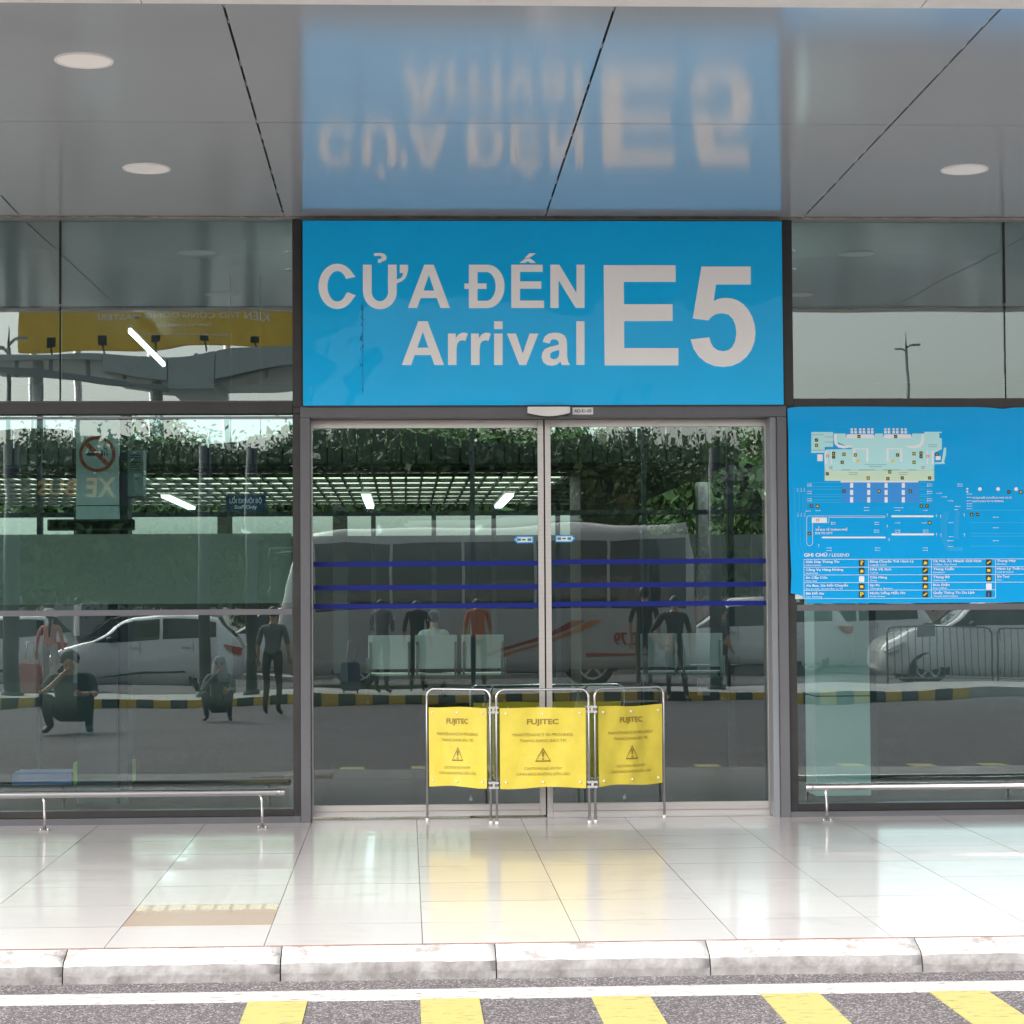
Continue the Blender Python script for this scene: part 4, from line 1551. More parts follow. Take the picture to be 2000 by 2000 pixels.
def nb(x0, x1, z0, z1):
    g.quad([(cN.x + x0 * s_, yp - 0.006, cN.z + z0 * s_), (cN.x + x1 * s_, yp - 0.006, cN.z + z0 * s_), (cN.x + x1 * s_, yp - 0.006, cN.z + z1 * s_), (cN.x + x0 * s_, yp - 0.006, cN.z + z1 * s_)])
nb(-21, 11, -3, 2.5); nb(13, 15.5, -3, 2.5); nb(18, 20.5, -3, 2.5)
nb(18, 20, 5, 11); nb(12, 18, 9, 11); nb(12, 14, 11, 15); nb(8, 10, 5, 9); nb(8, 16, 3.6, 5)
g.build('cigarette', M_BLACKPL, NS)

# black display hanging below the pillar sign
yd = 1.3
a, b, c, d = rects(92, 1014, 262, 1036, yd)
DP = thing('hanging_display', 'long black display panel hung low behind the left window', 'display', ((a + b) / 2, yd, c))
g = MB(); g.box(a, b, yd, yd + 0.06, c, d); g.build('casing', M_BLACKPL, DP, bevel=0.006)
g = MB(); g.box(a + .02, b - .02, yd - 0.003, yd - 0.001, c + .015, d - .012); g.build('screen', M_CARGLASS, DP)
# cabinet on the pillar side
a, b, c, d = rects(249, 879, 280, 970, yp)
CB = thing('wall_cabinet', 'grey louvred cabinet fixed beside the no smoking pillar', 'cabinet', ((a + b) / 2, yp, c))
g = MB(); g.box(a, b, yp, yp + 0.2, c, d); g.build('case', mat('cabinet_grey', (0.25, 0.30, 0.30), rough=0.5), CB, bevel=0.005)
for k in range(7):
    g = MB(); z = d - 0.04 - k * 0.018
    g.box(a + 0.02, b - 0.02, yp - 0.004, yp + 0.001, z - 0.005, z + 0.004); g.build('louvre', M_DARKSTEEL, CB)
# staff only sign
ys_ = 2.6
a, b, c, d = rects(441, 967, 519, 998, ys_)
SO = thing('staff_only_sign', 'dark blue LỐI ĐI NỘI BỘ Staff Only sign behind the left window', 'sign', ((a + b) / 2, ys_, c))
g = MB(); g.box(a, b, ys_, ys_ + 0.01, c, d); g.build('plate', mat('navy_plate', (0.01, 0.03, 0.12), rough=0.4), SO)
M_PALEINK = mat('pale_ink', (0.7, 0.76, 0.74), rough=0.5)
lettering('LỐI ĐI NỘI BỘ', a + 0.03, b - 0.03, c + (d - c) * 0.50, (d - c) * 0.27, ys_ - 0.002, M_PALEINK, SO, offset=0.02)
lettering('Staff Only', a + 0.07, b - 0.07, c + (d - c) * 0.14, (d - c) * 0.22, ys_ - 0.002, M_PALEINK, SO, offset=0.02)
for xx in (a + 0.04, b - 0.04):
    g = MB(); g.tube([(xx, ys_ + 0.005, d), (xx, ys_ + 0.005, ZC)], 0.003, 6); g.build('hanger', M_DARKSTEEL, SO)
# bench rows
def bench(u0, u1, vt, y, label):
    xa, xb = UX(u0, y, 1250), UX(u1, y, 1250)
    w_ = (xb - xa)
    zt_ = VZ(vt, y, u0)
    k_ = zt_ / 0.95
    T = thing('waiting_bench', label, 'bench', ((xa + xb) / 2, y, 0), 'steel waiting benches in the hall')
    p = w_ / 3
    for i in range(3):
        x0, x1 = xa + p * i + 0.03, xa + p * (i + 1) - 0.03
        g = MB(); g.box(x0, x1, y, y + 0.03, zt_ - 0.46 * k_, zt_); g.build('backrest', M_SEAT, T, bevel=0.008)
        g = MB(); g.box(x0, x1, y + 0.04, y + 0.50, 0.40 * k_, 0.43 * k_); g.build('seat', M_SEAT, T, bevel=0.008)
        for xx in (x0 + .03, x1 - .03):
            g = MB(); g.box(xx - .015, xx + .015, y - 0.02, y - 0.002, 0.36 * k_, zt_ - 0.1); g.build('back_bracket', M_STEEL, T)
    g = MB(); g.box(xa, xb, y + 0.1, y + 0.16, 0.33 * k_, 0.40 * k_); g.build('beam', M_STEEL, T)
    for xx in (xa + 0.0, xb - 0.04):
        g = MB(); g.box(xx, xx + 0.04, y - 0.02, y + 0.45, 0.60 * k_, 0.64 * k_); g.box(xx, xx + 0.04, y - 0.02, y + 0.02, 0.3 * k_, 0.60 * k_); g.build('armrest', M_STEEL, T)
        g = MB(); g.box(xx, xx + 0.04, y - 0.05, y + 0.5, 0, 0.05); g.box(xx, xx + 0.04, y + 0.1, y + 0.16, 0.05, 0.33 * k_); g.build('leg', M_STEEL, T)
    return T


bench(715, 988, 1241, 17.5, 'three seat steel bench seen through the left door leaf')
bench(1150, 1415, 1238, 17.5, 'three seat steel bench seen through the right door leaf')
# rear canopy beyond the hall
yF, yE = 14.6, 28.0
CAN = thing('rear_canopy', 'long glazed canopy with ribbed dark fascia behind the terminal hall', 'canopy', (0, yF, 0))
zF0 = VZ(904, yF); zF1 = VZ(850, yF)
g = MB()
xe0, xe1 = UX(-300, yF), UX(1447, yF)
n = 60
for k in range(n):
    xa = xe0 + (xe1 - xe0) * k / n; xb = xe0 + (xe1 - xe0) * (k + 1) / n
    def top(x):
        u = 787 + (x) * F / 30.0
        return zF1 + 0.11 * math.cos((u - 690) / 620 * 2 * PI) 
    vs = [(xa + .012, yF, zF0), (xb - .012, yF, zF0), (xb - .012, yF, top(xb)), (xa + .012, yF, top(xa))]
    q = MB()
    A_ = [q.bm.verts.new(p) for p in vs]; B_ = [q.bm.verts.new((p[0], p[1] + 0.08, p[2])) for p in vs]
    q.bm.faces.new(A_); q.bm.faces.new(B_)
    for e in range(4): q.bm.faces.new((A_[e], A_[(e + 1) % 4], B_[(e + 1) % 4], B_[e]))
    q.build('fascia_panel', mat('fascia_green_grey', (0.10, 0.125, 0.115), rough=0.5, noise=0.1), CAN)
g.bm.free()
g = MB(); g.box(xe0, xe1, yF + 0.05, yF + 0.15, zF0 - 0.05, zF1 - 0.15); g.build('fascia_backing', M_DARKSTEEL, CAN)
# translucent roof sheets between purlins
def translucent(name, c):
    m = bpy.data.materials.new(name); m.use_nodes = True
    nt = m.node_tree; nt.nodes.clear()
    o = nt.nodes.new('ShaderNodeOutputMaterial'); t_ = nt.nodes.new('ShaderNodeBsdfTranslucent'); t_.inputs[0].default_value = c + (1,)
    tr = nt.nodes.new('ShaderNodeBsdfTransparent'); tr.inputs[0].default_value = c + (1,)
    mx = nt.nodes.new('ShaderNodeMixShader'); mx.inputs[0].default_value = 0.45
    nt.links.new(t_.outputs[0], mx.inputs[1]); nt.links.new(tr.outputs[0], mx.inputs[2]); nt.links.new(mx.outputs[0], o.inputs[0])
    return m
M_POLY = translucent('polycarbonate_sheet', (0.92, 0.90, 0.78))
zr = zF0 + 0.02
xc1 = UX(1130, yE)
ny = 9
for i in range(ny):
    y0 = yF + 0.2 + (yE - yF - 0.3) * i / ny; y1 = yF + 0.2 + (yE - yF - 0.3) * (i + 1) / ny
    g = MB(); g.box(xe0, xc1, y0, y0 + 0.12, zr - 0.025, zr + 0.028); g.build('purlin', M_DARKSTEEL, CAN)
    if i > 1:
        g = MB(); g.box(xe0, xc1, y0 + .1, y1, zr + 0.03, zr + 0.04); g.build('roof_sheet', M_POLY, CAN)
    else:
        g = MB(); g.box(xe0, xc1, y0 + .1, y1, zr + 0.03, zr + 0.04); g.build('roof_sheet', M_DARKSTEEL, CAN)
nx = 46
for i in range(nx):
    x = xe0 + (xc1 - xe0) * i / (nx - 1)
    g = MB(); g.box(x - 0.018, x + 0.018, yF + 0.2, yE, zr - 0.015, zr + 0.027); g.build('rafter', M_DARKSTEEL, CAN)
for u in (80, 150, 440, 665, 730, 848, 965, 1090):
    w_ = 0.28 if u in (665, 440) else 0.09
    x = UX(u, yE)
    g = MB(); g.box(x - w_ / 2, x + w_ / 2, yE - 0.1, yE, 0, zr); g.build('column', M_DARKSTEEL, CAN)
g = MB(); g.box(UX(1150, yF), UX(1447, yF), yF + 0.2, yE, zr, zr + 0.1); g.build('solid_roof', M_DARKSTEEL, CAN)
g = MB(); g.box(UX(1365, 20), UX(1385, 20), 20, 20.3, 0, zr); g.build('column', M_CONC, CAN)
# dim rear screen wall : lower half of the hall back
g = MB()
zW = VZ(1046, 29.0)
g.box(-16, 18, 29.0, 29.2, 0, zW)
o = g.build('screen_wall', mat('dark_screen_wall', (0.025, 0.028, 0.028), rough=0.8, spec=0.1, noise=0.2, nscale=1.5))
tag(o, 'dark low screen wall at the far side of the hall', 'wall')
g = MB()
g.box(-16, UX(1250, 29), 29.05, 29.08, zW + 0.01, VZ(1006, 29.0))
o = g.build('glazed_screen', glass('dirty_screen_glass', (0.8, 0.85, 0.8), 0.02, haze=0.5, hazecol=(0.75, 0.78, 0.7)))
tag(o, 'streaked pale glass strip on top of the low screen wall', 'glazing')
# side wall box at right (shop block) in the hall
for (u0, u1, y, v0, col, nm, lb) in ((1135, 1250, 16.0, 905, (0.10, 0.085, 0.07), 'kiosk', 'dim brown kiosk block seen through the right door leaf'),):
    a, b = UX(u0, y), UX(u1, y)
    KT = thing(nm, lb, 'kiosk', ((a + b) / 2, y + 1, 0))
    g = MB(); g.box(a, b, y, y + 2, 0, VZ(v0, y)); g.build('wall', mat('kiosk_brown', col, rough=0.5, noise=0.2, nscale=2), KT)
    g = MB(); c_, d_, e_, f_ = rects(1205, 965, 1245, 985, y); g.box(c_, d_, y - .02, y - .002, e_, f_); g.build('poster', mat('poster_dim', (0.25, 0.16, 0.10), rough=0.5, noise=0.8, nscale=18), KT)
# fluorescent lights of the canopy
for k, (u, v) in enumerate(((720, 968), (985, 972), (350, 915))):
    y = 22
    x = UX(u, y); 
    T = thing('tube_light', ('left', 'middle', 'right')[0] and ('lit tube light under the rear canopy above the left door leaf', 'lit tube light under the rear canopy near the door meeting post', 'lit tube light under the rear canopy seen in the left window')[k], 'light', (x, y, zr - 0.25), 'tube lights under the rear canopy')
    g = MB(); g.box(x - 0.06, x + 0.06, y - 2.2, y + 2.2, zr - 0.22, zr - 0.18); g.build('tube', M_TUBE, T)
    g = MB(); g.box(x - 0.08, x + 0.08, y - 2.2, y + 2.2, zr - 0.178, zr - 0.14); g.build('tray', M_WHITETRIM, T)

# tube lights inside: one bare tube under the hall roof, two added unseen behind the sign to brighten the pillars
for k, (x0_, y0_, y1_, z_, es_) in enumerate(((UX(252, 4.7, 640), 4.75, 7.6, 3.93, 0), (0.2, 0.5, 2.6, 3.9, 0), (1.9, 0.5, 2.6, 3.9, 0))):
    hw_ = 0.012 if k == 0 else 0.05
    T = thing('ceiling_tube_light', ('long lit tube in line with the view seen in the upper left window', 'added unseen tube brightening the pillars, behind the sign above the left door leaf', 'added unseen tube brightening the pillars, behind the sign above the right door leaf')[k], 'light', (x0_, (y0_ + y1_) / 2, z_), 'ceiling tube lights inside the entrance')
    g = MB(); g.box(x0_ - hw_, x0_ + hw_, y0_, y1_, z_ - 0.015, z_ + 0.015); g.build('tube', M_TUBE2 if k == 0 else M_TUBE3, T)
    g = MB(); g.box(x0_ - hw_ * 1.3, x0_ + hw_ * 1.3, y0_, y1_, z_ + 0.022, z_ + 0.06); g.build('tray', M_WHITETRIM, T)
# poster stand inside left window
yq = 3.4
a, b, c, d = rects(143, 1490, 254, 1565, yq)
PS = thing('poster_stand', 'green and yellow advertising counter behind the left window', 'stand', ((a + b) / 2, yq, 0))
g = MB(); g.box(a, b, yq, yq + 0.4, 0.0, VZ(1482, yq)); g.build('counter', mat('poster_green', (0.22, 0.40, 0.05), rough=0.4, noise=0.3, nscale=6), PS, bevel=.004)
g = MB(); g.box(a - 0.5, a - 0.01, yq, yq + 0.4, 0.0, VZ(1500, yq)); g.build('counter', mat('poster_blue', (0.05, 0.13, 0.42), rough=0.4, noise=0.5, nscale=9, c2=(0.12, 0.16, 0.32)), PS, bevel=.004)
g = MB(); a, b, c, d = rects(165, 1228, 250, 1270, yq); g.box(a, b, yq + .1, yq + 0.13, c, d); g.box((a + b) / 2 - .02, (a + b) / 2 + .02, yq + .13, yq + .16, 0, d)
g.build('poster', mat('poster_lime', (0.28, 0.45, 0.06), rough=0.4, noise=0.4, nscale=7), PS)
g = MB(); c2_ = (d - c) * 0.45; g.box(a, b, yq + .095, yq + 0.099, c - 0.06, c); g.build('poster_strip', mat('poster_red', (0.5, 0.10, 0.04), rough=0.4), PS)

# ================================================================ the forecourt behind the camera (seen mirrored in the glazing)
# striped median
MEDY = -21.6
MED = bpy.data.objects.new('median_kerb', None)
COL.objects.link(MED)
tag(MED, kind='structure')
for i in range(-26, 34):
    g = MB()
    g.box(i * 0.275 * 1.0, (i + 1) * 0.275 - 0.004, MEDY - 0.16, MEDY, ROAD_Z - 0.1, ROAD_Z + 0.15)
    g.build('kerb_block', M_KERBY if i % 2 else M_KERBK, MED, bevel=0.006)
g = MB()
g.box(-60, 60, -24.2, MEDY - 0.161, ROAD_Z - 0.1, ROAD_Z + 0.145)
g.build('median_paving', M_CONCFLAT, MED)
g = MB()
g.box(-60, 60, -60, -33.5, ROAD_Z - 0.1, ROAD_Z + 0.12)
tag(g.build('far_pavement', M_CONCFLAT), kind='structure')


def loft_vehicle(name, label, cat, L_, st, body_m, wheels, wr, glass_spans, group=None, dark_low=None):
    """st: list of (x, z_sill, w_sill, z_mid, w_mid, z_belt, w_belt, z_roof, w_roof); car points to -X. origin on the ground in the middle"""
    T = thing(name, label, cat, (0, 0, 0), group)
    g = MB()
    rows = []
    for (x, zs, ws, zm, wm, zb, wb, zr_, wr_) in st:
        pts = [(0, zs), (ws * 0.9, zs), (ws, zs + 0.06), (wm, (zs + zm) / 2), (wm, zm), (wb, zb), (wr_ + (wb - wr_) * 0.10, zb + (zr_ - zb) * 0.90), (wr_ * 0.86, zr_), (wr_ * .45, zr_ + 0.012), (0, zr_ + 0.016)]
        rows.append([Vector((x - L_ / 2, -a, b)) for a, b in pts])
    n = len(rows)
    gl = {}
    sidef = []
    for sgn in (1, -1):
        V = [[g.bm.verts.new((p.x, p.y * sgn, p.z)) for p in r_] for r_ in rows]
        for i in range(n - 1):
            for j in range(9):
                q = (V[i][j], V[i + 1][j], V[i + 1][j + 1], V[i][j + 1])
                f = g.bm.faces.new(q)
                f.smooth = True
        for e in (0, n - 1):
            g.bm.faces.new(V[e])
    bmesh.ops.remove_doubles(g.bm, verts=g.bm.verts[:], dist=0.0005)
    body = g.build('body', body_m, T)
    # glazing a few mm proud of the shell
    for (nm, i0, i1, kind) in glass_spans:
        sides = (1, -1) if kind == 'side' else (0,)
        for sgn in sides:
            g = MB()
            if kind == 'side':
                for i in range(i0, i1):
                    a, b = rows[i], rows[i + 1]
                    def sp(r_, t):
                        p = r_[5] + (r_[6] - r_[5]) * t
                        return Vector((p.x, (p.y - 0.006) * sgn, p.z))
                    e0 = 0.03 if i == i0 else 0
                    e1 = 0.03 if i == i1 - 1 else 0
                    A0, A1, B0, B1 = sp(a, .08), sp(a, .94), sp(b, .08), sp(b, .94)
                    dA, dB = (B0 - A0), (B1 - A1)
                    fl = max(0.001, (B0 - A0).length)
                    A0_, B0_ = A0 + dA * (e0 / fl), B0 - dA * (e1 / fl)
                    A1_, B1_ = A1 + dB * (e0 / fl), B1 - dB * (e1 / fl)
                    if (A1 - A0).length < 0.05: A1_ = A0_
                    if (B1 - B0).length < 0.05: B1_ = B0_
                    ps = [A0_, B0_, B1_] + ([A1_] if (A1_ - A0_).length > 0.01 else [])
                    if (B1_ - B0_).length < 0.01: ps = [A0_, B0_, A1_]
                    g.quad(ps)
            else:
                for s2 in (1, -1):
                    for j in (7, 8):
                        a, b = rows[i0], rows[i1]
                        up = Vector((0, 0, 0.008)) + Vector((-0.006 if i0 < n / 2 else 0.006, 0, 0))
                        P = lambda p: Vector((p.x, p.y * s2, p.z)) + up
                        g.quad([P(a[j]), P(b[j]), P(b[j + 1]), P(a[j + 1])])
            g.build(nm, M_CARGLASS, T)
    for (x, w_) in wheels:
        for sgn in (-1, 1):
            yy = sgn * w_
            g = MB()
            m_ = 28
            prof = [(wr * 0.62, 0.0), (wr * 0.94, 0.0), (wr, 0.02), (wr, 0.16), (wr * 0.94, 0.18), (wr * 0.62, 0.18)]
            rg = [[g.bm.verts.new((x - L_ / 2 + r_ * math.cos(2 * PI * k / m_), yy - sgn * d_, wr + r_ * math.sin(2 * PI * k / m_))) for k in range(m_)] for r_, d_ in prof]
            for a in range(len(rg) - 1):
                for k in range(m_):
                    g.bm.faces.new((rg[a][k], rg[a][(k + 1) % m_], rg[a + 1][(k + 1) % m_], rg[a + 1][k])).smooth = True
            wh_ = g.build('wheel', M_TYRE, T)
            g = MB()
            cx_ = x - L_ / 2
            g.tube([(cx_, yy - sgn * 0.03, wr), (cx_, yy + sgn * 0.004, wr)], wr * 0.14, 12)
            for k in range(5):
                a_ = 2 * PI * k / 5 + 0.3
                c_, s_ = math.cos(a_), math.sin(a_)
                p = [(cx_ + c_ * r_ - s_ * t_, yy - sgn * 0.006, wr + s_ * r_ + c_ * t_) for r_, t_ in ((0.05, -0.03), (wr * 0.62, -0.022), (wr * 0.62, 0.022), (0.05, 0.03))]
                g.quad(p)
            A_ = [g.bm.verts.new((cx_ + wr * .66 * math.cos(2 * PI * k / 20), yy + sgn * 0.002, wr + wr * .66 * math.sin(2 * PI * k / 20))) for k in range(20)]
            B_ = [g.bm.verts.new((cx_ + wr * .58 * math.cos(2 * PI * k / 20), yy - sgn * 0.004, wr + wr * .58 * math.sin(2 * PI * k / 20))) for k in range(20)]
            for k in range(20):
                g.bm.faces.new((A_[k], A_[(k + 1) % 20], B_[(k + 1) % 20], B_[k]))
            g.build('rim', M_RIM, wh_)
            g = MB()
            A_ = [g.bm.verts.new((cx_ + wr * .60 * math.cos(2 * PI * k / 20), yy - sgn * 0.02, wr + wr * .60 * math.sin(2 * PI * k / 20))) for k in range(20)]
            g.bm.faces.new(A_)
            g.build('brake_shield', M_BLACKPL, wh_)
            # dark arch lip
            g = MB()
            A_ = [g.bm.verts.new((cx_ + wr * 1.14 * math.cos(R(t)), yy + sgn * 0.012, wr + wr * 1.14 * math.sin(R(t)))) for t in range(-20, 201, 11)]
            B_ = [g.bm.verts.new((cx_ + wr * 0.97 * math.cos(R(t)), yy + sgn * 0.004, wr + wr * 0.97 * math.sin(R(t)))) for t in range(-20, 201, 11)]
            for k in range(len(A_) - 1):
                g.bm.faces.new((A_[k], A_[k + 1], B_[k + 1], B_[k]))
            g.build('wheel_arch', M_BLACKPL, T)
    return T


def car_extras(T, L_, zb, w_, doors=(0.0,), hl=0.62):
    for sgn in (-1, 1):
        g = MB()
        g.prism([(-L_ / 2 + 0.05, hl), (-L_ / 2 + 0.42, hl + 0.16), (-L_ / 2 + 0.30, hl + 0.02), (-L_ / 2 + 0.08, hl - 0.04)], sgn * (w_ * 0.74), sgn * (w_ * 1.0), axes='xz')
        g.build('headlight', M_LENS, T)
        g = MB()
        g.prism([(L_ / 2 - 0.36, zb - 0.02), (L_ / 2 - 0.02, zb - 0.06), (L_ / 2 - 0.05, zb - 0.24), (L_ / 2 - 0.20, zb - 0.20)], sgn * (w_ * 0.78), sgn * (w_ * 1.005), axes='xz')
        g.build('tail_light', M_RED, T)
        g = MB()
        g.sphere((-L_ * 0.14, sgn * (w_ + 0.08), zb + 0.06), 0.10, 0.8, 1.0, 0.75, 12)
        g.build('mirror', T.get('_bm') or M_BLACKPL, T)
        for x in doors:
            g = MB()
            g.box(x, x + 0.16, sgn * (w_ + 0.004) - 0.008, sgn * (w_ + 0.004) + 0.008, zb - 0.12, zb - 0.095)
            g.build('door_handle', M_RIM, T, bevel=0.004)
            g = MB()
            g.box(x + 0.20, x + 0.208, sgn * (w_ - 0.004) - 0.006, sgn * (w_ - 0.004) + 0.006, 0.28, zb)
            g.build('door_seam', M_BLACKPL, T)
    g = MB()
    g.box(-L_ / 2 - 0.012, -L_ / 2 + 0.02, -0.26, 0.26, 0.36, 0.47)
    g.build('number_plate', M_WHITETRIM, T)


def hatch(label, paint, group='cars parked on the forecourt'):
    L_ = 3.77
    w = 0.83
    st = [(0.00, 0.32, 0.40, 0.50, 0.52, 0.56, 0.50, 0.58, 0.45),
          (0.12, 0.22, 0.62, 0.55, 0.70, 0.66, 0.64, 0.69, 0.58),
          (0.45, 0.18, 0.74, 0.60, 0.80, 0.80, 0.74, 0.84, 0.66),
          (0.90, 0.16, 0.77, 0.66, w, 0.92, 0.76, 0.96, 0.68),
          (1.00, 0.16, 0.77, 0.66, w, 0.94, 0.77, 0.99, 0.67),
          (1.55, 0.16, 0.78, 0.70, w, 0.97, 0.78, 1.36, 0.60),
          (1.75, 0.16, 0.78, 0.70, w, 0.98, 0.78, 1.44, 0.60),
          (2.25, 0.16, 0.78, 0.70, w, 1.00, 0.78, 1.50, 0.60),
          (2.90, 0.16, 0.78, 0.70, w, 1.03, 0.78, 1.49, 0.59),
          (3.30, 0.18, 0.78, 0.70, w, 1.06, 0.77, 1.44, 0.56),
          (3.62, 0.24, 0.74, 0.66, 0.80, 1.02, 0.72, 1.10, 0.58),
          (3.77, 0.34, 0.62, 0.60, 0.70, 0.80, 0.64, 0.84, 0.54)]
    T = loft_vehicle('parked_car', label, 'car', L_, st, paint, [(0.62, 0.80), (3.10, 0.80)], 0.295, [('side_window', 4, 7, 'side'), ('side_window', 7, 9, 'side'), ('windshield', 4, 5, 'top'), ('rear_window', 9, 10, 'top')], group)
    car_extras(T, L_, 0.98, 0.815, (0.15 - 0.35, 0.75))
    g = MB()
    g.prism([(-0.9, 0.30), (0.85, 0.42), (0.78, 0.46), (0.1, 0.43)], -0.838, -0.828, axes='xz')
    g.prism([(-0.9, 0.30), (0.85, 0.42), (0.78, 0.46), (0.1, 0.43)], 0.828, 0.838, axes='xz')
    g.build('side_trim', M_BLACKPL, T)
    return T


def sedan(label, paint, L_=4.6, H=1.62, group='cars parked on the forecourt'):
    w = 0.90
    s = L_ / 4.6
    h = H / 1.62
    st = [(0.0, 0.34, 0.45, 0.55, 0.58, 0.64, 0.55, 0.67, 0.5), (0.12, 0.24, 0.68, 0.6, 0.76, 0.78, 0.70, 0.82, 0.62), (0.6, 0.20, 0.80, 0.66, 0.87, 0.94, 0.80, 0.98, 0.72), (1.2, 0.18, 0.83, 0.72, w, 1.02, 0.84, 1.07, 0.74),
          (1.75, 0.18, 0.84, 0.75, w, 1.05, 0.85, 1.45, 0.66), (2.0, 0.18, 0.84, 0.75, w, 1.06, 0.85, 1.58, 0.66), (2.8, 0.18, 0.84, 0.75, w, 1.08, 0.85, 1.62, 0.66), (3.6, 0.18, 0.84, 0.75, w, 1.10, 0.84, 1.60, 0.64),
          (4.15, 0.20, 0.83, 0.74, 0.88, 1.12, 0.82, 1.52, 0.60), (4.45, 0.26, 0.78, 0.70, 0.84, 1.05, 0.78, 1.12, 0.62), (4.6, 0.36, 0.66, 0.62, 0.74, 0.84, 0.70, 0.88, 0.58)]
    st = [(a * s, b * h, c, d * h, e, f_ * h, g_, i * h, j) for (a, b, c, d, e, f_, g_, i, j) in st]
    T = loft_vehicle('parked_car', label, 'car', L_, st, paint, [(0.82 * s, 0.87), (3.65 * s, 0.87)], 0.34, [('side_window', 3, 6, 'side'), ('side_window', 6, 8, 'side'), ('windshield', 3, 4, 'top'), ('rear_window', 8, 9, 'top')], group)
    car_extras(T, L_, 1.06 * h, 0.885, (-0.35, 0.75), hl=0.72)
    return T


P_SILVER = mat('silver_paint', (0.64, 0.64, 0.645), rough=0.28, metal=0.1, coat=0.8)
P_WHITE = mat('white_car_paint', (0.72, 0.72, 0.71), rough=0.25, coat=0.8)
P_DARK = mat('dark_grey_paint', (0.05, 0.055, 0.06), rough=0.25, coat=0.8)
P_RED = mat('red_paint', (0.35, 0.03, 0.02), rough=0.25, coat=0.8)
P_BUS = mat('bus_white_paint', (0.46, 0.455, 0.44), rough=0.3, coat=0.7)
GZ = ROAD_Z

hb = hatch('silver hatchback stopped at the far lane, nose to the left', P_SILVER)
pL, pR = WR(92, 1300, -27.6), WR(476, 1300, -27.6)
hb.location = ((pL.x + pR.x) / 2, -27.6, GZ)
c2 = dup(hb, (WR(-45, 1300, -28.5).x, -28.6, GZ), 0.03, 'silver hatchback cut by the left edge, behind the woman with the pink suitcase')
c3 = sedan('white estate car behind the crowd fence, mirrored at the far right', P_WHITE, 4.7, 1.70)
c3.location = (WR(1945, 1300, -27.2).x, -27.2, GZ)
spots = [(1455, -34.0, 0.1, 'silver saloon parked past the tail of the white bus'), (1620, -35.5, 0.0, 'silver saloon parked behind the blue map board corner'), (560, -36.5, 0.0, 'pale saloon parked behind the hatchback tail')]
for (u, y, rz, lb) in spots:
    dup(c3, (WR(u, 1250, y).x, y, GZ), rz, lb)
c5 = hatch('red hatchback parked under the trees on the right', P_RED)
c5.location = (WR(1560, 1250, -38).x, -38, GZ)
c6 = hatch('dark grey hatchback parked far behind the silver hatchback', P_DARK)
c6.location = (WR(250, 1250, -38).x, -38.5, GZ)

# coach
L_ = 8.1
H_ = 3.12
bst = []
for (x, zs, wS, wm, zb, wb, zr_, wr_) in ((0.0, 0.50, 0.95, 1.02, 1.25, 1.02, 1.30, 0.9), (0.10, 0.38, 1.08, 1.12, 1.32, 1.10, 1.75, 0.98), (0.35, 0.32, 1.14, 1.16, 1.35, 1.15, 2.65, 0.98), (0.70, 0.30, 1.15, 1.17, 1.38, 1.16, 2.98, 1.02), (1.3, 0.30, 1.16, 1.17, 1.40, 1.16, 3.08, 1.05),
                                     (2.2, 0.30, 1.16, 1.17, 1.42, 1.16, 3.10, 1.06), (3.6, 0.30, 1.16, 1.17, 1.42, 1.16, 3.12, 1.06), (5.0, 0.30, 1.16, 1.17, 1.42, 1.16, 3.14, 1.06), (6.4, 0.30, 1.16, 1.17, 1.42, 1.16, 3.16, 1.06),
                                     (7.5, 0.30, 1.16, 1.17, 1.42, 1.16, 3.20, 1.05), (7.95, 0.34, 1.12, 1.15, 1.38, 1.12, 3.24, 1.02), (8.1, 0.45, 1.02, 1.08, 1.30, 1.04, 2.60, 0.94)):
    bst.append((x, zs, wS, 0.85, wm, zb, wb, zr_, wr_))
bus = loft_vehicle('coach', 'white midi coach with dark windows and red stripes mirrored in the sliding doors', 'bus', L_, bst, P_BUS, [(1.55, 1.15), (6.1, 1.15)], 0.42, [('side_window', 3, 5, 'side'), ('side_window', 5, 6, 'side'), ('side_window', 6, 7, 'side'), ('side_window', 7, 8, 'side'), ('side_window', 8, 10, 'side'), ('windshield', 1, 3, 'top')])
for (x, c_) in ((0.9, P_RED), (1.25, mat('orange_stripe', (0.55, 0.16, 0.03), rough=0.3))):
    g = MB()
    g.prism([(x - 1.1, 0.62), (x - 0.95, 0.62), (x + 1.0, 1.32), (x + 0.75, 1.32)], 1.172, 1.180, axes='xz')
    g.build('diagonal_stripe', c_, bus)
g = MB(); g.box(1.9, 3.3, 1.172, 1.181, 0.62, 0.70); g.build('red_band', P_RED, bus)
fr = Matrix.Rotation(PI, 4, 'Z')
lettering('620.79', -3.15, -2.45, 0.95, 0.16, -1.178, P_RED, bus, 'side_number', offset=0.03, frame=fr)
g = MB()
g.box(-1.6, 1.9, -0.75, 0.75, 3.11, 3.30)
g.build('roof_unit', mat('roof_unit_white', (0.6, 0.6, 0.59), rough=0.4), bus, bevel=0.07)
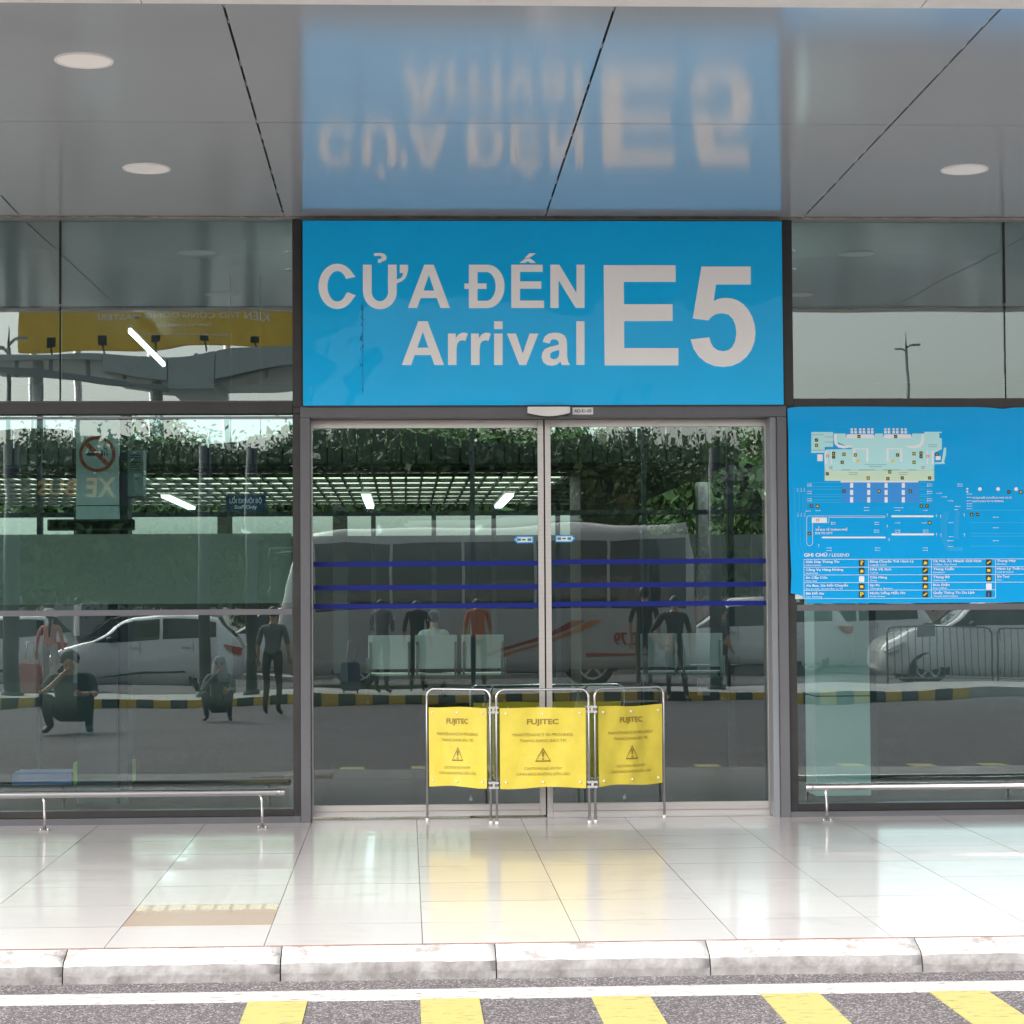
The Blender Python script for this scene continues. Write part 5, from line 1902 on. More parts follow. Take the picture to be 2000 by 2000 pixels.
for sgn in (-1, 1):
    g = MB(); g.box(-L_ / 2 - 0.01, -L_ / 2 + 0.12, sgn * 0.92 - 0.12, sgn * 0.92 + 0.12, 0.62, 0.80); g.build('headlight', M_LENS, bus, bevel=0.02)
    g = MB(); g.tube([(-L_ / 2 + 0.4, sgn * 1.05, 2.75), (-L_ / 2 - 0.1, sgn * 1.3, 2.7), (-L_ / 2 - 0.15, sgn * 1.34, 2.35)], 0.025, 8); g.box(-L_ / 2 - 0.22, -L_ / 2 - 0.10, sgn * 1.34 - 0.11, sgn * 1.34 + 0.11, 1.95, 2.35); g.build('mirror', M_BLACKPL, bus)
    g = MB(); g.box(L_ / 2 - 0.03, L_ / 2 + 0.01, sgn * 0.95 - 0.08, sgn * 0.95 + 0.08, 0.9, 1.25); g.build('tail_light', M_RED, bus, bevel=0.01)
bL, bR = WR(548, 1300, -28.0), WR(1352, 1300, -28.0)
bus.location = ((bL.x + bR.x) / 2, -28.9, GZ)


# ---- people
def person(label, pos, face, pose='stand', shirt=(0.3, 0.3, 0.3), trousers=(0.03, 0.03, 0.04), hair='short', h=1.66, hat=None, cat='person', long_sleeve=False):
    s = h / 1.70
    J = {'pelvis': (0, 0, .93), 'waist': (0, 0, 1.08), 'chest': (0, -.01, 1.27), 'neck': (0, 0, 1.43), 'nk2': (0, -.01, 1.49), 'head': (0, -.02, 1.57), 'crown': (0, -.015, 1.655)}
    for sg, n_ in ((-1, 'L'), (1, 'R')):
        J['sh' + n_] = (sg * .17, 0, 1.39)
        J['el' + n_] = (sg * .24, .02, 1.12)
        J['wr' + n_] = (sg * .25, -.06, .88)
        J['hip' + n_] = (sg * .095, 0, .90)
        J['kn' + n_] = (sg * .10, -.02, .50)
        J['an' + n_] = (sg * .10, .01, .09)
        J['to' + n_] = (sg * .115, -.15, .035)
    if pose == 'walk':
        J['knL'] = (-.09, -.14, .51); J['anL'] = (-.09, -.18, .10); J['toL'] = (-.1, -.33, .04)
        J['knR'] = (.09, .04, .50); J['anR'] = (.09, .24, .15); J['toR'] = (.1, .14, .04)
        J['elL'] = (-.23, .08, 1.13); J['wrL'] = (-.24, .10, .88)
    if pose == 'hip':
        J['elR'] = (.40, .08, 1.14); J['wrR'] = (.19, -.03, 1.02)
        J['knL'] = (-.14, -.02, .50); J['anL'] = (-.19, .01, .09); J['toL'] = (-.23, -.14, .035)
    if pose == 'phone':
        J['elR'] = (.22, -.02, 1.12); J['wrR'] = (.10, -.26, 1.22); J['elL'] = (-.22, -.02, 1.12); J['wrL'] = (-.05, -.26, 1.20)
    if pose in ('squat', 'sit'):
        if pose == 'squat':
            dz, lean = -0.68, -0.16
            kn, an = (.20, -.42, .50), (.17, -.16, .09)
        else:
            dz, lean = -0.45, -0.05
            kn, an = (.13, -.42, .48), (.13, -.44, .09)
        for k_ in list(J):
            x, y, z = J[k_]
            if k_[:2] not in ('kn', 'an', 'to'):
                J[k_] = (x, y + lean * max(0, (z - .9)) * 1.6, z + dz)
        for sg, n_ in ((-1, 'L'), (1, 'R')):
            J['kn' + n_] = (sg * kn[0], kn[1], kn[2]); J['an' + n_] = (sg * an[0], an[1], an[2]); J['to' + n_] = (sg * (an[0] + .03), an[1] - .17, .035)
            q = J['sh' + n_]
            J['el' + n_] = (sg * .24, q[1] - .16, q[2] - .22)
            J['wr' + n_] = (sg * .06, q[1] - .34, q[2] - .10) if n_ == 'R' else (sg * .16, q[1] - .38, q[2] - .20)
        if pose == 'squat':
            J['wrR'] = (.03, J['head'][1] - .12, J['head'][2] - .14)
    RAD = {'pelvis': (.150, .115), 'waist': (.130, .10), 'chest': (.155, .115), 'neck': (.075, .07), 'nk2': (.052, .054), 'head': (.078, .095), 'crown': (.062, .075),
           'sh': (.058, .058), 'el': (.040, .040), 'wr': (.026, .024), 'hip': (.088, .088), 'kn': (.056, .056), 'an': (.038, .038), 'to': (.036, .026)}
    names = list(J)
    edges = [('pelvis', 'waist'), ('waist', 'chest'), ('chest', 'neck'), ('neck', 'nk2'), ('nk2', 'head'), ('head', 'crown')]
    for n_ in 'LR':
        edges += [('chest', 'sh' + n_), ('sh' + n_, 'el' + n_), ('el' + n_, 'wr' + n_), ('pelvis', 'hip' + n_), ('hip' + n_, 'kn' + n_), ('kn' + n_, 'an' + n_), ('an' + n_, 'to' + n_)]
    P = [Vector(J[k_]) for k_ in names]
    Rd = [RAD.get(k_, RAD.get(k_[:-1])) for k_ in names]
    E = [(names.index(a), names.index(b)) for a, b in edges]
    # hands: palm and five finger chains
    for n_, sg in (('L', -1), ('R', 1)):
        w_ = P[names.index('wr' + n_)]
        d_ = (w_ - P[names.index('el' + n_)]).normalized()
        side = d_.cross(Vector((0, 1, 0)))
        side = side.normalized() if side.length > .1 else Vector((1, 0, 0))
        base = len(P)
        P.append(w_ + d_ * .06); Rd.append((.032, .018)); E.append((names.index('wr' + n_), base))
        for k_, (o_, ln_) in enumerate(((-.030, .065), (-.010, .078), (.010, .072), (.028, .056))):
            a_ = len(P)
            P.append(w_ + d_ * .095 + side * o_); Rd.append((.010, .010)); E.append((base, a_))
            P.append(w_ + d_ * (.095 + ln_ * .8) + side * o_ * 1.1 + Vector((0, -.012, 0))); Rd.append((.008, .008)); E.append((a_, a_ + 1))
        a_ = len(P)
        P.append(w_ + d_ * .07 - side * .045); Rd.append((.011, .011)); E.append((base, a_))
    me = bpy.data.meshes.new('person')
    me.from_pydata([p * s for p in P], E, [])
    ob = bpy.data.objects.new('tmp', me)
    COL.objects.link(ob)
    md = ob.modifiers.new('s', 'SKIN')
    md.use_smooth_shade = True
    for i, v in enumerate(me.skin_vertices[0].data):
        v.radius = (Rd[i][0] * s, Rd[i][1] * s)
        v.use_root = (i == 0)
    sb = ob.modifiers.new('u', 'SUBSURF')
    sb.levels = sb.render_levels = 2
    dg = bpy.context.evaluated_depsgraph_get()
    m2 = bpy.data.meshes.new_from_object(ob.evaluated_get(dg))
    bpy.data.objects.remove(ob)
    sm_, tm_ = mat('shirt_%02d%02d%02d' % tuple(int(c * 99) for c in shirt), shirt, rough=0.8, noise=0.12, nscale=6), mat('trousers_%02d%02d%02d' % tuple(int(c * 99) for c in trousers), trousers, rough=0.8, noise=0.12, nscale=6)
    shoe = M_BLACKPL
    # nearest bone gives the garment
    bones = []
    for (a, b) in E:
        ka = names[a] if a < len(names) else 'hand'
        kb = names[b] if b < len(names) else 'hand'
        if kb == 'hand' or ka == 'hand': mi = 0
        elif kb[:2] in ('kn', 'an') or kb.startswith('hip'): mi = 2
        elif kb[:2] == 'to': mi = 3
        elif kb in ('nk2', 'head', 'crown'): mi = 0
        elif kb[:2] == 'wr': mi = 1 if long_sleeve else 0
        else: mi = 1
        bones.append((P[a] * s, P[b] * s, mi))
    for p in m2.polygons:
        c = p.center
        best = min(bones, key=lambda q: (lambda A, D: (c - (A + D * max(0, min(1, (c - A).dot(D) / max(1e-6, D.dot(D)))))).length)(q[0], q[1] - q[0]))
        p.material_index = best[2]
        p.use_smooth = True
    # face: brow, nose and chin relief
    hd = Vector(J['head']) * s
    T = thing('person', label, cat, (0, 0, 0))
    body = link('body', m2, [M_SKIN, sm_, tm_, shoe], T)
    g = MB()
    g.bm.from_mesh(bpy.data.meshes.new('e'))
    g.sphere(hd + Vector((0, -.098, -.005)) * s, .014 * s, .8, 1.1, 1.5, 8)
    g.build('nose', M_SKIN, body)
    for sg in (-1, 1):
        g = MB(); g.sphere(hd + Vector((sg * .033, -.086, .02)) * s, .011 * s, 1.2, .6, .7, 8); g.build('eye', M_HAIR, body)
        g = MB(); g.sphere(hd + Vector((sg * .080, -.0, .0)) * s, .026 * s, .4, .8, 1.1, 8); g.build('ear', M_SKIN, body)
    g = MB(); g.sphere(hd + Vector((0, -.088, -.043)) * s, .02 * s, 1.1, .35, .3, 8); g.build('mouth', mat('lips', (0.3, 0.1, 0.08)), body)
    if hair:
        g = MB()
        g.sphere(hd + Vector((0, .018, .035)) * s, .098 * s, .93, 1.0, .95, 16)
        if hair == 'long':
            g.tube([hd + Vector((0, .07, .02)) * s, hd + Vector((0, .10, -.15)) * s, hd + Vector((0, .11, -.42)) * s], .045 * s, 10, r2=.018 * s)
        if hair == 'scarf':
            g.tube([hd + Vector((0, .03, .03)) * s, hd + Vector((0, .05, -.12)) * s, hd + Vector((0, .04, -.24)) * s], .10 * s, 12, r2=.15 * s)
        g.build('headscarf' if hair == 'scarf' else 'hair', mat('scarf_grey', (0.25, 0.25, 0.26), rough=0.8) if hair == 'scarf' else M_HAIR, body)
    if hat:
        g = MB()
        c = hd + Vector((0, .01, .06)) * s
        n = 24
        pr = [(.16, -.045), (.105, -.005), (.098, .06), (.06, .085), (.0, .09)]
        rg = [[g.bm.verts.new(c + Vector((r_ * math.cos(2 * PI * k / n), r_ * math.sin(2 * PI * k / n), z_)) * s) for k in range(n)] for r_, z_ in pr[:-1]]
        for a in range(len(rg) - 1):
            for k in range(n):
                g.bm.faces.new((rg[a][k], rg[a][(k + 1) % n], rg[a + 1][(k + 1) % n], rg[a + 1][k])).smooth = True
        g.bm.faces.new(rg[-1])
        g.build('bucket_hat', mat('hat_white', hat, rough=0.8), body)
    T.location = pos
    T.rotation_euler.z = face
    return T


# face: 0 looks to -Y (away from the building); PI looks at the building
DK = (0.035, 0.038, 0.04)
yw = -27.0
pw = person('woman in pink shirt and white bucket hat walking away with a pink suitcase', (WR(97, 1340, -26.2).x, -26.2, GZ), 0.0, 'walk', (0.62, 0.27, 0.23), (0.55, 0.54, 0.52), 'long', 1.58, hat=(0.72, 0.70, 0.68), long_sleeve=True)
# suitcase
sx_ = WR(60, 1340, -26.3).x
SU = thing('suitcase', 'pink hard shell suitcase pulled by the woman in the white hat', 'suitcase', (sx_, -26.3, GZ))
M_PINK = mat('pink_shell', (0.60, 0.26, 0.22), rough=0.35, coat=0.4)
g = MB(); g.box(sx_ - .19, sx_ + .19, -26.42, -26.18, GZ + .06, GZ + .62); g.build('shell', M_PINK, SU, bevel=0.03)
g = MB(); g.tube([(sx_ - .07, -26.25, GZ + .6), (sx_ - .07, -26.25, GZ + .98), (sx_ + .07, -26.25, GZ + .98), (sx_ + .07, -26.25, GZ + .6)], 0.011, 8); g.build('handle', M_STEEL, SU)
for a_ in (-1, 1):
    for b_ in (-1, 1):
        g = MB(); g.tube([(sx_ + a_ * .14 - .012, -26.3 + b_ * .09, GZ + .03), (sx_ + a_ * .14 + .012, -26.3 + b_ * .09, GZ + .03)], 0.03, 12); g.build('caster', M_BLACKPL, SU)
pm = person('dark clad man squatting at the kerb, mirrored low in the left window', (WR(140, 1400, -14.1).x, -14.1, GZ), PI, 'squat', DK, DK, 'short', 1.72)
pm.scale = (1.45, 1.2, 1.06)
ps = person('woman in a grey headscarf crouching with a phone, mirrored behind the hatchback tail', (WR(428, 1330, -16.5).x, -16.5, GZ), PI, 'squat', (0.12, 0.14, 0.15), (0.07, 0.08, 0.12), 'scarf', 1.60, long_sleeve=True)
bx = WR(428, 1330, -16.5).x
p1 = person('standing man in dark clothes mirrored at the right end of the left window', (WR(533, 1390, -18.3).x, -18.3, GZ), 0.2, 'stand', (0.10, 0.11, 0.12), (0.02, 0.02, 0.022), 'short', 1.68)
p2 = person('dark clad man with hand on hip mirrored in the right door leaf', (WR(1322, 1375, -21.2).x, -21.2, GZ), PI, 'hip', DK, (0.06, 0.05, 0.05), 'short', 1.76)
p3 = person('man in black standing just left of the man with hand on hip', (WR(1262, 1375, -22.6).x, -22.6, GZ + .145), 0.4, 'stand', (0.02, 0.02, 0.022), (0.05, 0.05, 0.05), 'short', 1.78)
p4 = person('person in an orange shirt standing mirrored in the left door leaf', (WR(935, 1376, -23.4).x, -23.4, GZ + .145), -0.3, 'stand', (0.45, 0.13, 0.06), (0.03, 0.03, 0.03), 'short', 1.64)
p5 = person('person in a grey jacket looking down near the coach front wheel', (WR(745, 1376, -22.4).x, -22.4, GZ + .145), 0.5, 'phone', (0.16, 0.16, 0.18), (0.02, 0.02, 0.02), 'short', 1.62, long_sleeve=True)
p6 = person('person sitting on the left waiting bench in a pale shirt with a black strap', (UX(847, 17.8), 17.75, 0.06), PI, 'sit', (0.45, 0.55, 0.55), DK, 'short', 1.80)
p7 = person('person in dark clothes beside the suitcase behind the left door leaf', (WR(815, 1376, -22.9).x, -22.9, GZ + .145), 0.1, 'stand', (0.03, 0.035, 0.05), (0.02, 0.02, 0.02), 'short', 1.60)
p8 = person('person pulling a trolley case past the coach tail', (WR(1416, 1340, -25.5).x, -25.5, GZ), 1.2, 'walk', (0.03, 0.04, 0.05), (0.02, 0.02, 0.02), 'short', 1.62)
sx_ = WR(685, 1336, -22.2).x
S2 = thing('suitcase', 'navy upright suitcase standing left of the bench', 'suitcase', (sx_, -22.2, GZ + .145))
g = MB(); g.box(sx_ - .16, sx_ + .16, -22.3, -22.1, GZ + .19, GZ + .72); g.build('shell', mat('navy_shell', (0.02, 0.04, 0.10), rough=0.5), S2, bevel=0.025)
g = MB(); g.tube([(sx_ - .06, -22.15, GZ + .7), (sx_ - .06, -22.15, GZ + 1.02), (sx_ + .06, -22.15, GZ + 1.02), (sx_ + .06, -22.15, GZ + .7)], 0.010, 8); g.build('handle', M_STEEL, S2)
for a_ in (-1, 1):
    g = MB(); g.tube([(sx_ + a_ * .11 - .012, -22.2, GZ + .172), (sx_ + a_ * .11 + .012, -22.2, GZ + .172)], 0.027, 12); g.build('caster', M_BLACKPL, S2)


# ---- crowd fences
M_FENCE = mat('fence_grey', (0.13, 0.14, 0.14), rough=0.5)


def crowd_fence(u0, u1, y, label):
    xa, xb = WR(u0, 1300, y).x, WR(u1, 1300, y).x
    T = thing('crowd_fence', label, 'fence', ((xa + xb) / 2, y, GZ), 'steel crowd fences in front of the white estate car')
    h = 1.12
    g = MB()
    pts = [(xa, y, GZ + .02), (xa, y, GZ + h - .12), (xa + .04, y, GZ + h - .03), (xa + .14, y, GZ + h), (xb - .14, y, GZ + h), (xb - .04, y, GZ + h - .03), (xb, y, GZ + h - .12), (xb, y, GZ + .02)]
    g.tube(pts, .018, 8)
    g.tube([(xa, y, GZ + .20), (xb, y, GZ + .20)], .014, 8)
    g.build('frame', M_FENCE, T)
    n = int((xb - xa) / 0.125)
    for k in range(1, n):
        x = xa + (xb - xa) * k / n
        g = MB(); g.tube([(x, y, GZ + .20), (x, y, GZ + h)], .008, 6); g.build('bar', M_FENCE, T)
    for x in (xa + .03, xb - .03):
        g = MB(); g.tube([(x, y - .28, GZ + .01), (x, y - .22, GZ + .09), (x, y + .22, GZ + .09), (x, y + .28, GZ + .01)], .016, 8); g.build('foot', M_STEEL, T)
    return T


f1 = crowd_fence(1735, 1938, -24.7, 'steel crowd fence at the bonnet of the white estate car')
f2 = crowd_fence(1949, 2150, -24.7, 'steel crowd fence cut off by the right edge')
g = MB()
a, c = WR(1792, 1228, -24.65), WR(1826, 1250, -24.65)
g.box(a.x, c.x, -24.68, -24.66, c.z, a.z)
g.build('notice_plate', mat('notice_grey', (0.25, 0.28, 0.30), rough=0.5), f1)

# ---- columns and shelter beyond the median, billboard, lamp posts
def column(u, y, w_, ztop, label, m=M_DARKSTEEL):
    x = WR(u, 1200, y).x
    T = thing('shelter_column', label, 'column', (x, y, GZ), 'dark round columns on the median')
    g = MB(); g.tube([(x, y, GZ + .1), (x, y, ztop)], w_ / 2, 18); g.build('shaft', m, T)
    g = MB(); g.tube([(x, y, GZ + .1), (x, y, GZ + .22)], w_ * 0.72, 18); g.build('base', m, T)
    return T


column(22, -23.0, 0.27, 4.2, 'dark round column mirrored at the left edge')
column(398, -23.0, 0.20, 4.2, 'dark slim column crossing the hatchback rear door')
column(491, -23.0, 0.20, 4.2, 'dark slim column just behind the hatchback tail')
column(1402, -23.0, 0.22, 4.2, 'dark column just past the coach tail in the right door leaf')
g = None
# light curved shelter roof with trusses
SR = thing('curved_shelter', 'pale steel shelter roof with trusses mirrored in the upper left window', 'canopy', (-8, -46, GZ))
ysr = -46.0
pts = [WR(u, v, ysr) for u, v in ((-60, 690), (60, 686), (200, 690), (330, 697), (420, 692), (580, 672), (700, 660))]
for k in range(len(pts) - 1):
    a, b = pts[k], pts[k + 1]
    g = MB()
    th = (0.22, 0.25, 0.6, 1.0, 0.7, 0.45)[k]
    A_ = [(a.x, a.z), (b.x - .02, b.z), (b.x - .02, b.z - th * .9), (a.x, a.z - th * .8)]
    g.prism(A_, ysr - 5, ysr, axes='xz')
    g.build('roof_edge', mat('shelter_grey', (0.50, 0.54, 0.54), rough=0.5, noise=0.08), SR)
for k in range(9):
    u = -40 + k * 70
    a = WR(u, 705, ysr); b = WR(u, 735, ysr)
    g = MB(); g.box(a.x - .05, a.x + .05, ysr - .3, ysr - .2, b.z, a.z + .2); g.build('truss_post', mat('shelter_grey2', (0.30, 0.33, 0.33), rough=0.5), SR)
a, b = WR(-60, 712, ysr), WR(330, 748, ysr)
g = MB(); g.prism([(a.x, a.z), (b.x, b.z), (b.x, b.z - .15), (a.x, a.z - .15)], ysr - .4, ysr - .1, axes='xz'); g.build('truss_chord', mat('shelter_grey2', (0.30, 0.33, 0.33), rough=0.5), SR)
a, b = WR(330, 746, ysr), WR(620, 700, ysr)
g = MB(); g.prism([(a.x, a.z), (b.x, b.z), (b.x, b.z - .12), (a.x, a.z - .12)], ysr - .4, ysr - .1, axes='xz'); g.build('truss_chord', mat('shelter_grey2', (0.30, 0.33, 0.33), rough=0.5), SR)
for u in (65, 300, 620):
    a = WR(u, 700, ysr)
    g = MB(); g.tube([(a.x, ysr - 1, GZ), (a.x, ysr - 1, a.z)], 0.16, 12); g.build('column', M_PILLAR, SR)

ybb = -58.0
BBd = thing('billboard', 'yellow KIẾN TẠO CỘNG ĐỒNG MASTERI billboard mirrored in the upper left window', 'billboard', (0, ybb, 0))
a, b = WR(35, 682, ybb), WR(720, 560, ybb)
M_BB = mat('billboard_yellow', (0.78, 0.50, 0.06), rough=0.5, noise=0.10, nscale=1.5)
g = MB(); g.box(a.x, b.x, ybb - .3, ybb, a.z, b.z); g.build('board', M_BB, BBd)
M_BBT = mat('billboard_letters', (0.85, 0.82, 0.75), rough=0.5)
for (tx, u0, u1, v, cap) in (('KIẾN TẠO CỘNG ĐỒNG MASTERI', 192, 528, 628, 15), ('Ocean Park 2, Ocean City', 306, 412, 644, 5), ('Một sản phẩm thuộc Vinhomes Ocean Park 2', 276, 446, 661, 5)):
    xa, xb = WR(u0, v, ybb).x, WR(u1, v, ybb).x
    lettering(tx, -xb, -xa, WR(400, v, ybb).z, cap * (15.44 - ybb) / F * 0.98, -ybb - 0.03 , M_BBT, BBd, offset=0.01, frame=Matrix.Rotation(PI, 4, 'Z'))
for u in (101, 201, 305, 398, 498):
    p = WR(u, 668, ybb)
    g = MB(); y_ = ybb + 1.6
    p = WR(u, 668, y_); q = WR(u + 3, 690, ybb + .3)
    g.box(p.x - .13, p.x + .13, y_ - .08, y_ + .08, p.z - .1, p.z + .1); g.tube([(p.x, y_, p.z - .1), (q.x, ybb + .2, q.z)], .03, 6)
    g.build('floodlight', M_BLACKPL, BBd)
for u in (60, 148, 294, 440, 580):
    p = WR(u, 682, ybb)
    g = MB(); g.tube([(p.x, ybb - .5, GZ), (p.x, ybb - .5, p.z + 1)], .12, 10); g.build('post', M_STEEL, BBd)


M_GALV = mat('galvanised_grey', (0.26, 0.29, 0.28), rough=0.6)


def lamp_post(u, vtop, y, label):
    p = WR(u, vtop, y)
    T = thing('lamp_post', label, 'lamp post', (p.x, y, GZ), 'lamp posts on the forecourt')
    g = MB(); g.tube([(p.x, y, GZ), (p.x, y, p.z - .3)], .10, 12, r2=.06); g.build('pole', M_GALV, T)
    for k, (dx, dz) in enumerate(((0.38, -0.10), (-0.30, -0.32))):
        g = MB(); g.tube([(p.x, y, p.z + dz - .15), (p.x + dx * .5, y, p.z + dz), (p.x + dx, y, p.z + dz)], .045, 8)
        g.box(p.x + dx - .16, p.x + dx + .16, y - .12, y + .12, p.z + dz - .04, p.z + dz + .04)
        g.build('lamp_head', M_GALV, T)
    g = MB(); g.tube([(p.x, y, p.z - .3), (p.x, y, p.z + .3)], .04, 6, r2=.01); g.build('finial', M_DARKSTEEL, T)
    return T


lamp_post(1772, 660, -74, 'twin headed lamp post against white sky in the upper right window')
lamp_post(17, 655, -50, 'lamp post at the left edge beside the yellow billboard')
# bus sign with hanging letters XE BUS
yx = -24.0
a, b = WR(145, 985, yx), WR(250, 925, yx)
XB = thing('bus_stop_sign', 'hanging dark sign with gold XE BUS letters mirrored over the pillar', 'sign', ((a.x + b.x) / 2, yx, a.z))
a, b = WR(60, 985, yx), WR(262, 925, yx)
g = MB(); g.box(a.x, b.x, yx - .06, yx, a.z, b.z); g.build('board', M_BLACKPL, XB)
g = MB(); g.box(a.x - .3, b.x + .3, yx - .05, yx - .01, b.z + .3, b.z + .36)
for xx in (a.x + .1, b.x - .1): g.box(xx - .015, xx + .015, yx - .04, yx - .02, b.z, b.z + .3)
g.build('hanger', M_DARKSTEEL, XB)
xa, xb = WR(72, 970, yx).x, WR(228, 970, yx).x
M_GOLD = mat('gold_letters', (0.75, 0.45, 0.12), rough=0.4)
lettering('XE BUS', -xb, -xa, WR(100, 969, yx).z, 33 * (15.44 - yx) / F, -yx - .006, M_GOLD, XB, offset=0.02, frame=Matrix.Rotation(PI, 4, 'Z'))
# bank sign mirrored at the right
yk = -34
a, b = WR(1385, 1000, yk), WR(1660, 905, yk)
BK = thing('bank_sign_board', 'dark overhead board with pale Bank lettering mirrored at the top right door corner', 'sign', ((a.x + b.x) / 2, yk, a.z))
g = MB(); g.box(a.x, b.x, yk - .3, yk, a.z, b.z); g.build('board', mat('board_dark', (0.03, 0.035, 0.035), rough=0.4), BK)
M_BKT = mat('board_letters', (0.30, 0.31, 0.30), rough=0.5)
lettering('Bank', -WR(1540, 0, yk).x, -WR(1386, 0, yk).x, WR(1440, 938, yk).z, 28 * (15.44 - yk) / F, -yk - .01, M_BKT, BK, offset=0.04, frame=Matrix.Rotation(PI, 4, 'Z'))
lettering('Thông Báo', -WR(1530, 0, yk).x, -WR(1392, 0, yk).x, WR(1440, 966, yk).z, 13 * (15.44 - yk) / F, -yk - .01, M_BKT, BK, offset=0.02, frame=Matrix.Rotation(PI, 4, 'Z'))
for u in (1480, 1640):
    x = WR(u, 1000, yk).x
    g = MB(); g.box(x - .08, x + .08, yk - .2, yk - .05, GZ, a.z); g.build('post', M_DARKSTEEL, BK)

# pink wall / building strip behind the trees
ypk = -66
a, b = WR(1330, 1250, ypk), WR(2300, 1085, ypk)
PB = thing('pink_building', 'low pink rendered building behind the trees at the right', 'building', ((a.x + b.x) / 2, ypk, GZ))
g = MB(); g.box(a.x, b.x, ypk - 6, ypk, GZ, b.z); g.build('wall', mat('pink_render', (0.50, 0.33, 0.30), rough=0.8, noise=0.1), PB)
g = MB(); g.box(a.x - .3, b.x + .3, ypk - 6.2, ypk + .3, b.z, b.z + .2); g.build('roof', M_CONCFLAT, PB)
for k in range(9):
    x = a.x + 1 + k * 2.0
    g = MB(); g.box(x, x + .9, ypk - .02, ypk + .02, b.z - 1.5, b.z - .5); g.build('window', M_CARGLASS, PB)
# pale far buildings left
ypk = -80
for (u0, u1, v, col, lb) in ((-200, 420, 1120, (0.35, 0.36, 0.37), 'long low grey building far behind the trees at the left'),):
    a, b = WR(u0, 1250, ypk), WR(u1, v, ypk)
    q = thing('grey_building', lb, 'building', ((a.x + b.x) / 2, ypk, GZ))
    g = MB(); g.box(a.x, b.x, ypk - 6, ypk, GZ, b.z); g.build('wall', mat('grey_render', col, rough=0.8, noise=0.1), q)
    g = MB(); g.box(a.x - .3, b.x + .3, ypk - 6.2, ypk + .3, b.z, b.z + .2); g.build('roof', M_CONCFLAT, q)


M_LEAF3 = mat('leaf_green_shade_painted', (0.030, 0.052, 0.018), rough=0.6, spec=0.2, noise=0.4, nscale=2.2)  # darkened leaf copy for the rear crowns, shade put into the colour


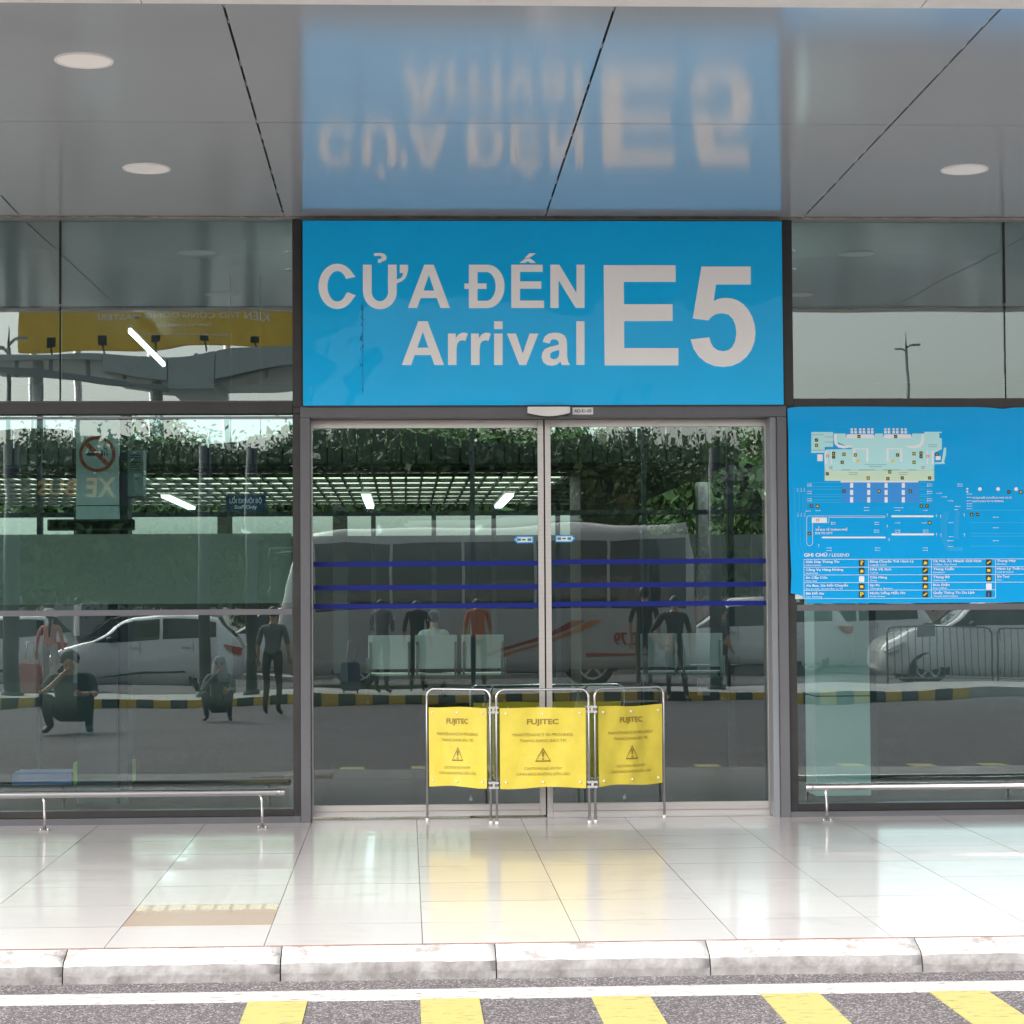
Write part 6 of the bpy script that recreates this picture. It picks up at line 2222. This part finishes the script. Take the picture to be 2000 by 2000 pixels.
# ---- trees
def tree(label, x, y, h, w_, seed, leafm, n_leaf=5200, low=0.22):
    rr = random.Random(seed)
    T = thing('shade_tree', label, 'tree', (x, y, GZ), 'leafy trees around the forecourt')
    g = MB()
    th = h * 0.42
    g.tube([(x, y, GZ), (x + .05, y, GZ + th * .5), (x - .04, y + .03, GZ + th)], .16, 10, r2=.10)
    tips = []
    for k in range(9):
        a_ = 2 * PI * k / 9 + rr.uniform(-.3, .3)
        r_ = w_ * .5 * rr.uniform(.45, .85)
        z_ = GZ + h * rr.uniform(.45, .86)
        mid = Vector((x + r_ * .45 * math.cos(a_), y + r_ * .45 * math.sin(a_), (GZ + th + z_) / 2))
        tip = Vector((x + r_ * math.cos(a_), y + r_ * math.sin(a_), z_))
        g.tube([(x, y, GZ + th * rr.uniform(.7, 1)), mid, tip], .06, 6, r2=.02)
        tips += [tip, mid]
    g.build('trunk', M_BARK, T)
    h *= 0.93
    verts, faces = [], []
    clumps = []
    for k in range(90):
        for _ in range(20):
            p = Vector((rr.uniform(-1, 1), rr.uniform(-1, 1), rr.uniform(-1, 1)))
            if p.length < 1: break
        e = p.length
        c = Vector((x + p.x * w_ * .5, y + p.y * w_ * .5, GZ + h * (low + (1 - low) * .5) + p.z * h * (1 - low) * .5))
        clumps.append((c, rr.uniform(.35, .85) * w_ / 5.5))
    for k in range(n_leaf):
        c, cr = clumps[k % len(clumps)]
        d = Vector((rr.gauss(0, 1), rr.gauss(0, 1), rr.gauss(0, .75)))
        d = d * (cr * .42)
        p = c + d
        s_ = rr.uniform(.028, .062)
        if k % 5 == 0:
            for _ in range(20):
                q_ = Vector((rr.uniform(-1, 1), rr.uniform(-1, 1), rr.uniform(-1, 1)))
                if q_.length < 1: break
            q_ *= .88
            p = Vector((x + q_.x * w_ * .5, y + q_.y * w_ * .5, GZ + h * (low + (1 - low) * .5) + q_.z * h * (1 - low) * .5))
            s_ = rr.uniform(.09, .17)
        nrm = Vector((rr.uniform(-1, 1), rr.uniform(-1, 1), rr.uniform(-.2, 1))).normalized()
        t1 = nrm.orthogonal().normalized()
        t2 = nrm.cross(t1)
        an = rr.uniform(0, PI)
        t1, t2 = t1 * math.cos(an) + t2 * math.sin(an), t2 * math.cos(an) - t1 * math.sin(an)
        b0 = len(verts)
        verts += [p + t1 * s_ * 1.6, p + t2 * s_ * .7, p - t1 * s_ * 1.6, p - t2 * s_ * .7]
        faces.append((b0, b0 + 1, b0 + 2, b0 + 3))
    me = bpy.data.meshes.new('crown')
    me.from_pydata(verts, [], faces)
    link('crown', me, leafm, T)
    return T


tl = [(60, -41, 6.4, 6.5, 'broad tree mirrored above the pink suitcase'), (215, -44, 6.9, 7.5, 'tallest leafy tree behind the silver hatchback'), (370, -42, 6.2, 6, 'bright green tree behind the hatchback cabin'), (500, -46, 6.6, 7, 'tree at the right end of the left window'),
      (640, -43, 6.9, 7, 'tree above the front of the white coach'), (790, -45, 7.2, 7.5, 'tree above the middle of the coach'), (950, -44, 7.0, 7, 'tree above the rear half of the coach'), (1120, -46, 7.1, 7, 'tree behind the door meeting post'),
      (1290, -48, 7.2, 7, 'tree above the coach tail'), (1440, -45, 6.5, 6.5, 'rounded tree beside the right door jamb'), (1600, -50, 6.8, 7, 'tree behind the map board'), (1760, -52, 5.4, 7, 'tree over the white estate car bonnet'), (1930, -50, 5.6, 7, 'tree at the right edge of the forecourt')]
t0 = None
for i, (u, y, h, w_, lb) in enumerate(tl):
    x = WR(u, 1100, y).x
    if i < 4:
        tr_ = tree(lb, x, y, h, w_, 100 + i, M_LEAF1 if i % 2 else M_LEAF2, 19000)
        if i == 0: t0 = []
        t0.append(tr_)
    else:
        s0 = t0[i % 4]
        d = dup(s0, (x, y, GZ), i * 1.3, lb)
        d.scale = (w_ / 7.0,) * 2 + (h / 6.5,)
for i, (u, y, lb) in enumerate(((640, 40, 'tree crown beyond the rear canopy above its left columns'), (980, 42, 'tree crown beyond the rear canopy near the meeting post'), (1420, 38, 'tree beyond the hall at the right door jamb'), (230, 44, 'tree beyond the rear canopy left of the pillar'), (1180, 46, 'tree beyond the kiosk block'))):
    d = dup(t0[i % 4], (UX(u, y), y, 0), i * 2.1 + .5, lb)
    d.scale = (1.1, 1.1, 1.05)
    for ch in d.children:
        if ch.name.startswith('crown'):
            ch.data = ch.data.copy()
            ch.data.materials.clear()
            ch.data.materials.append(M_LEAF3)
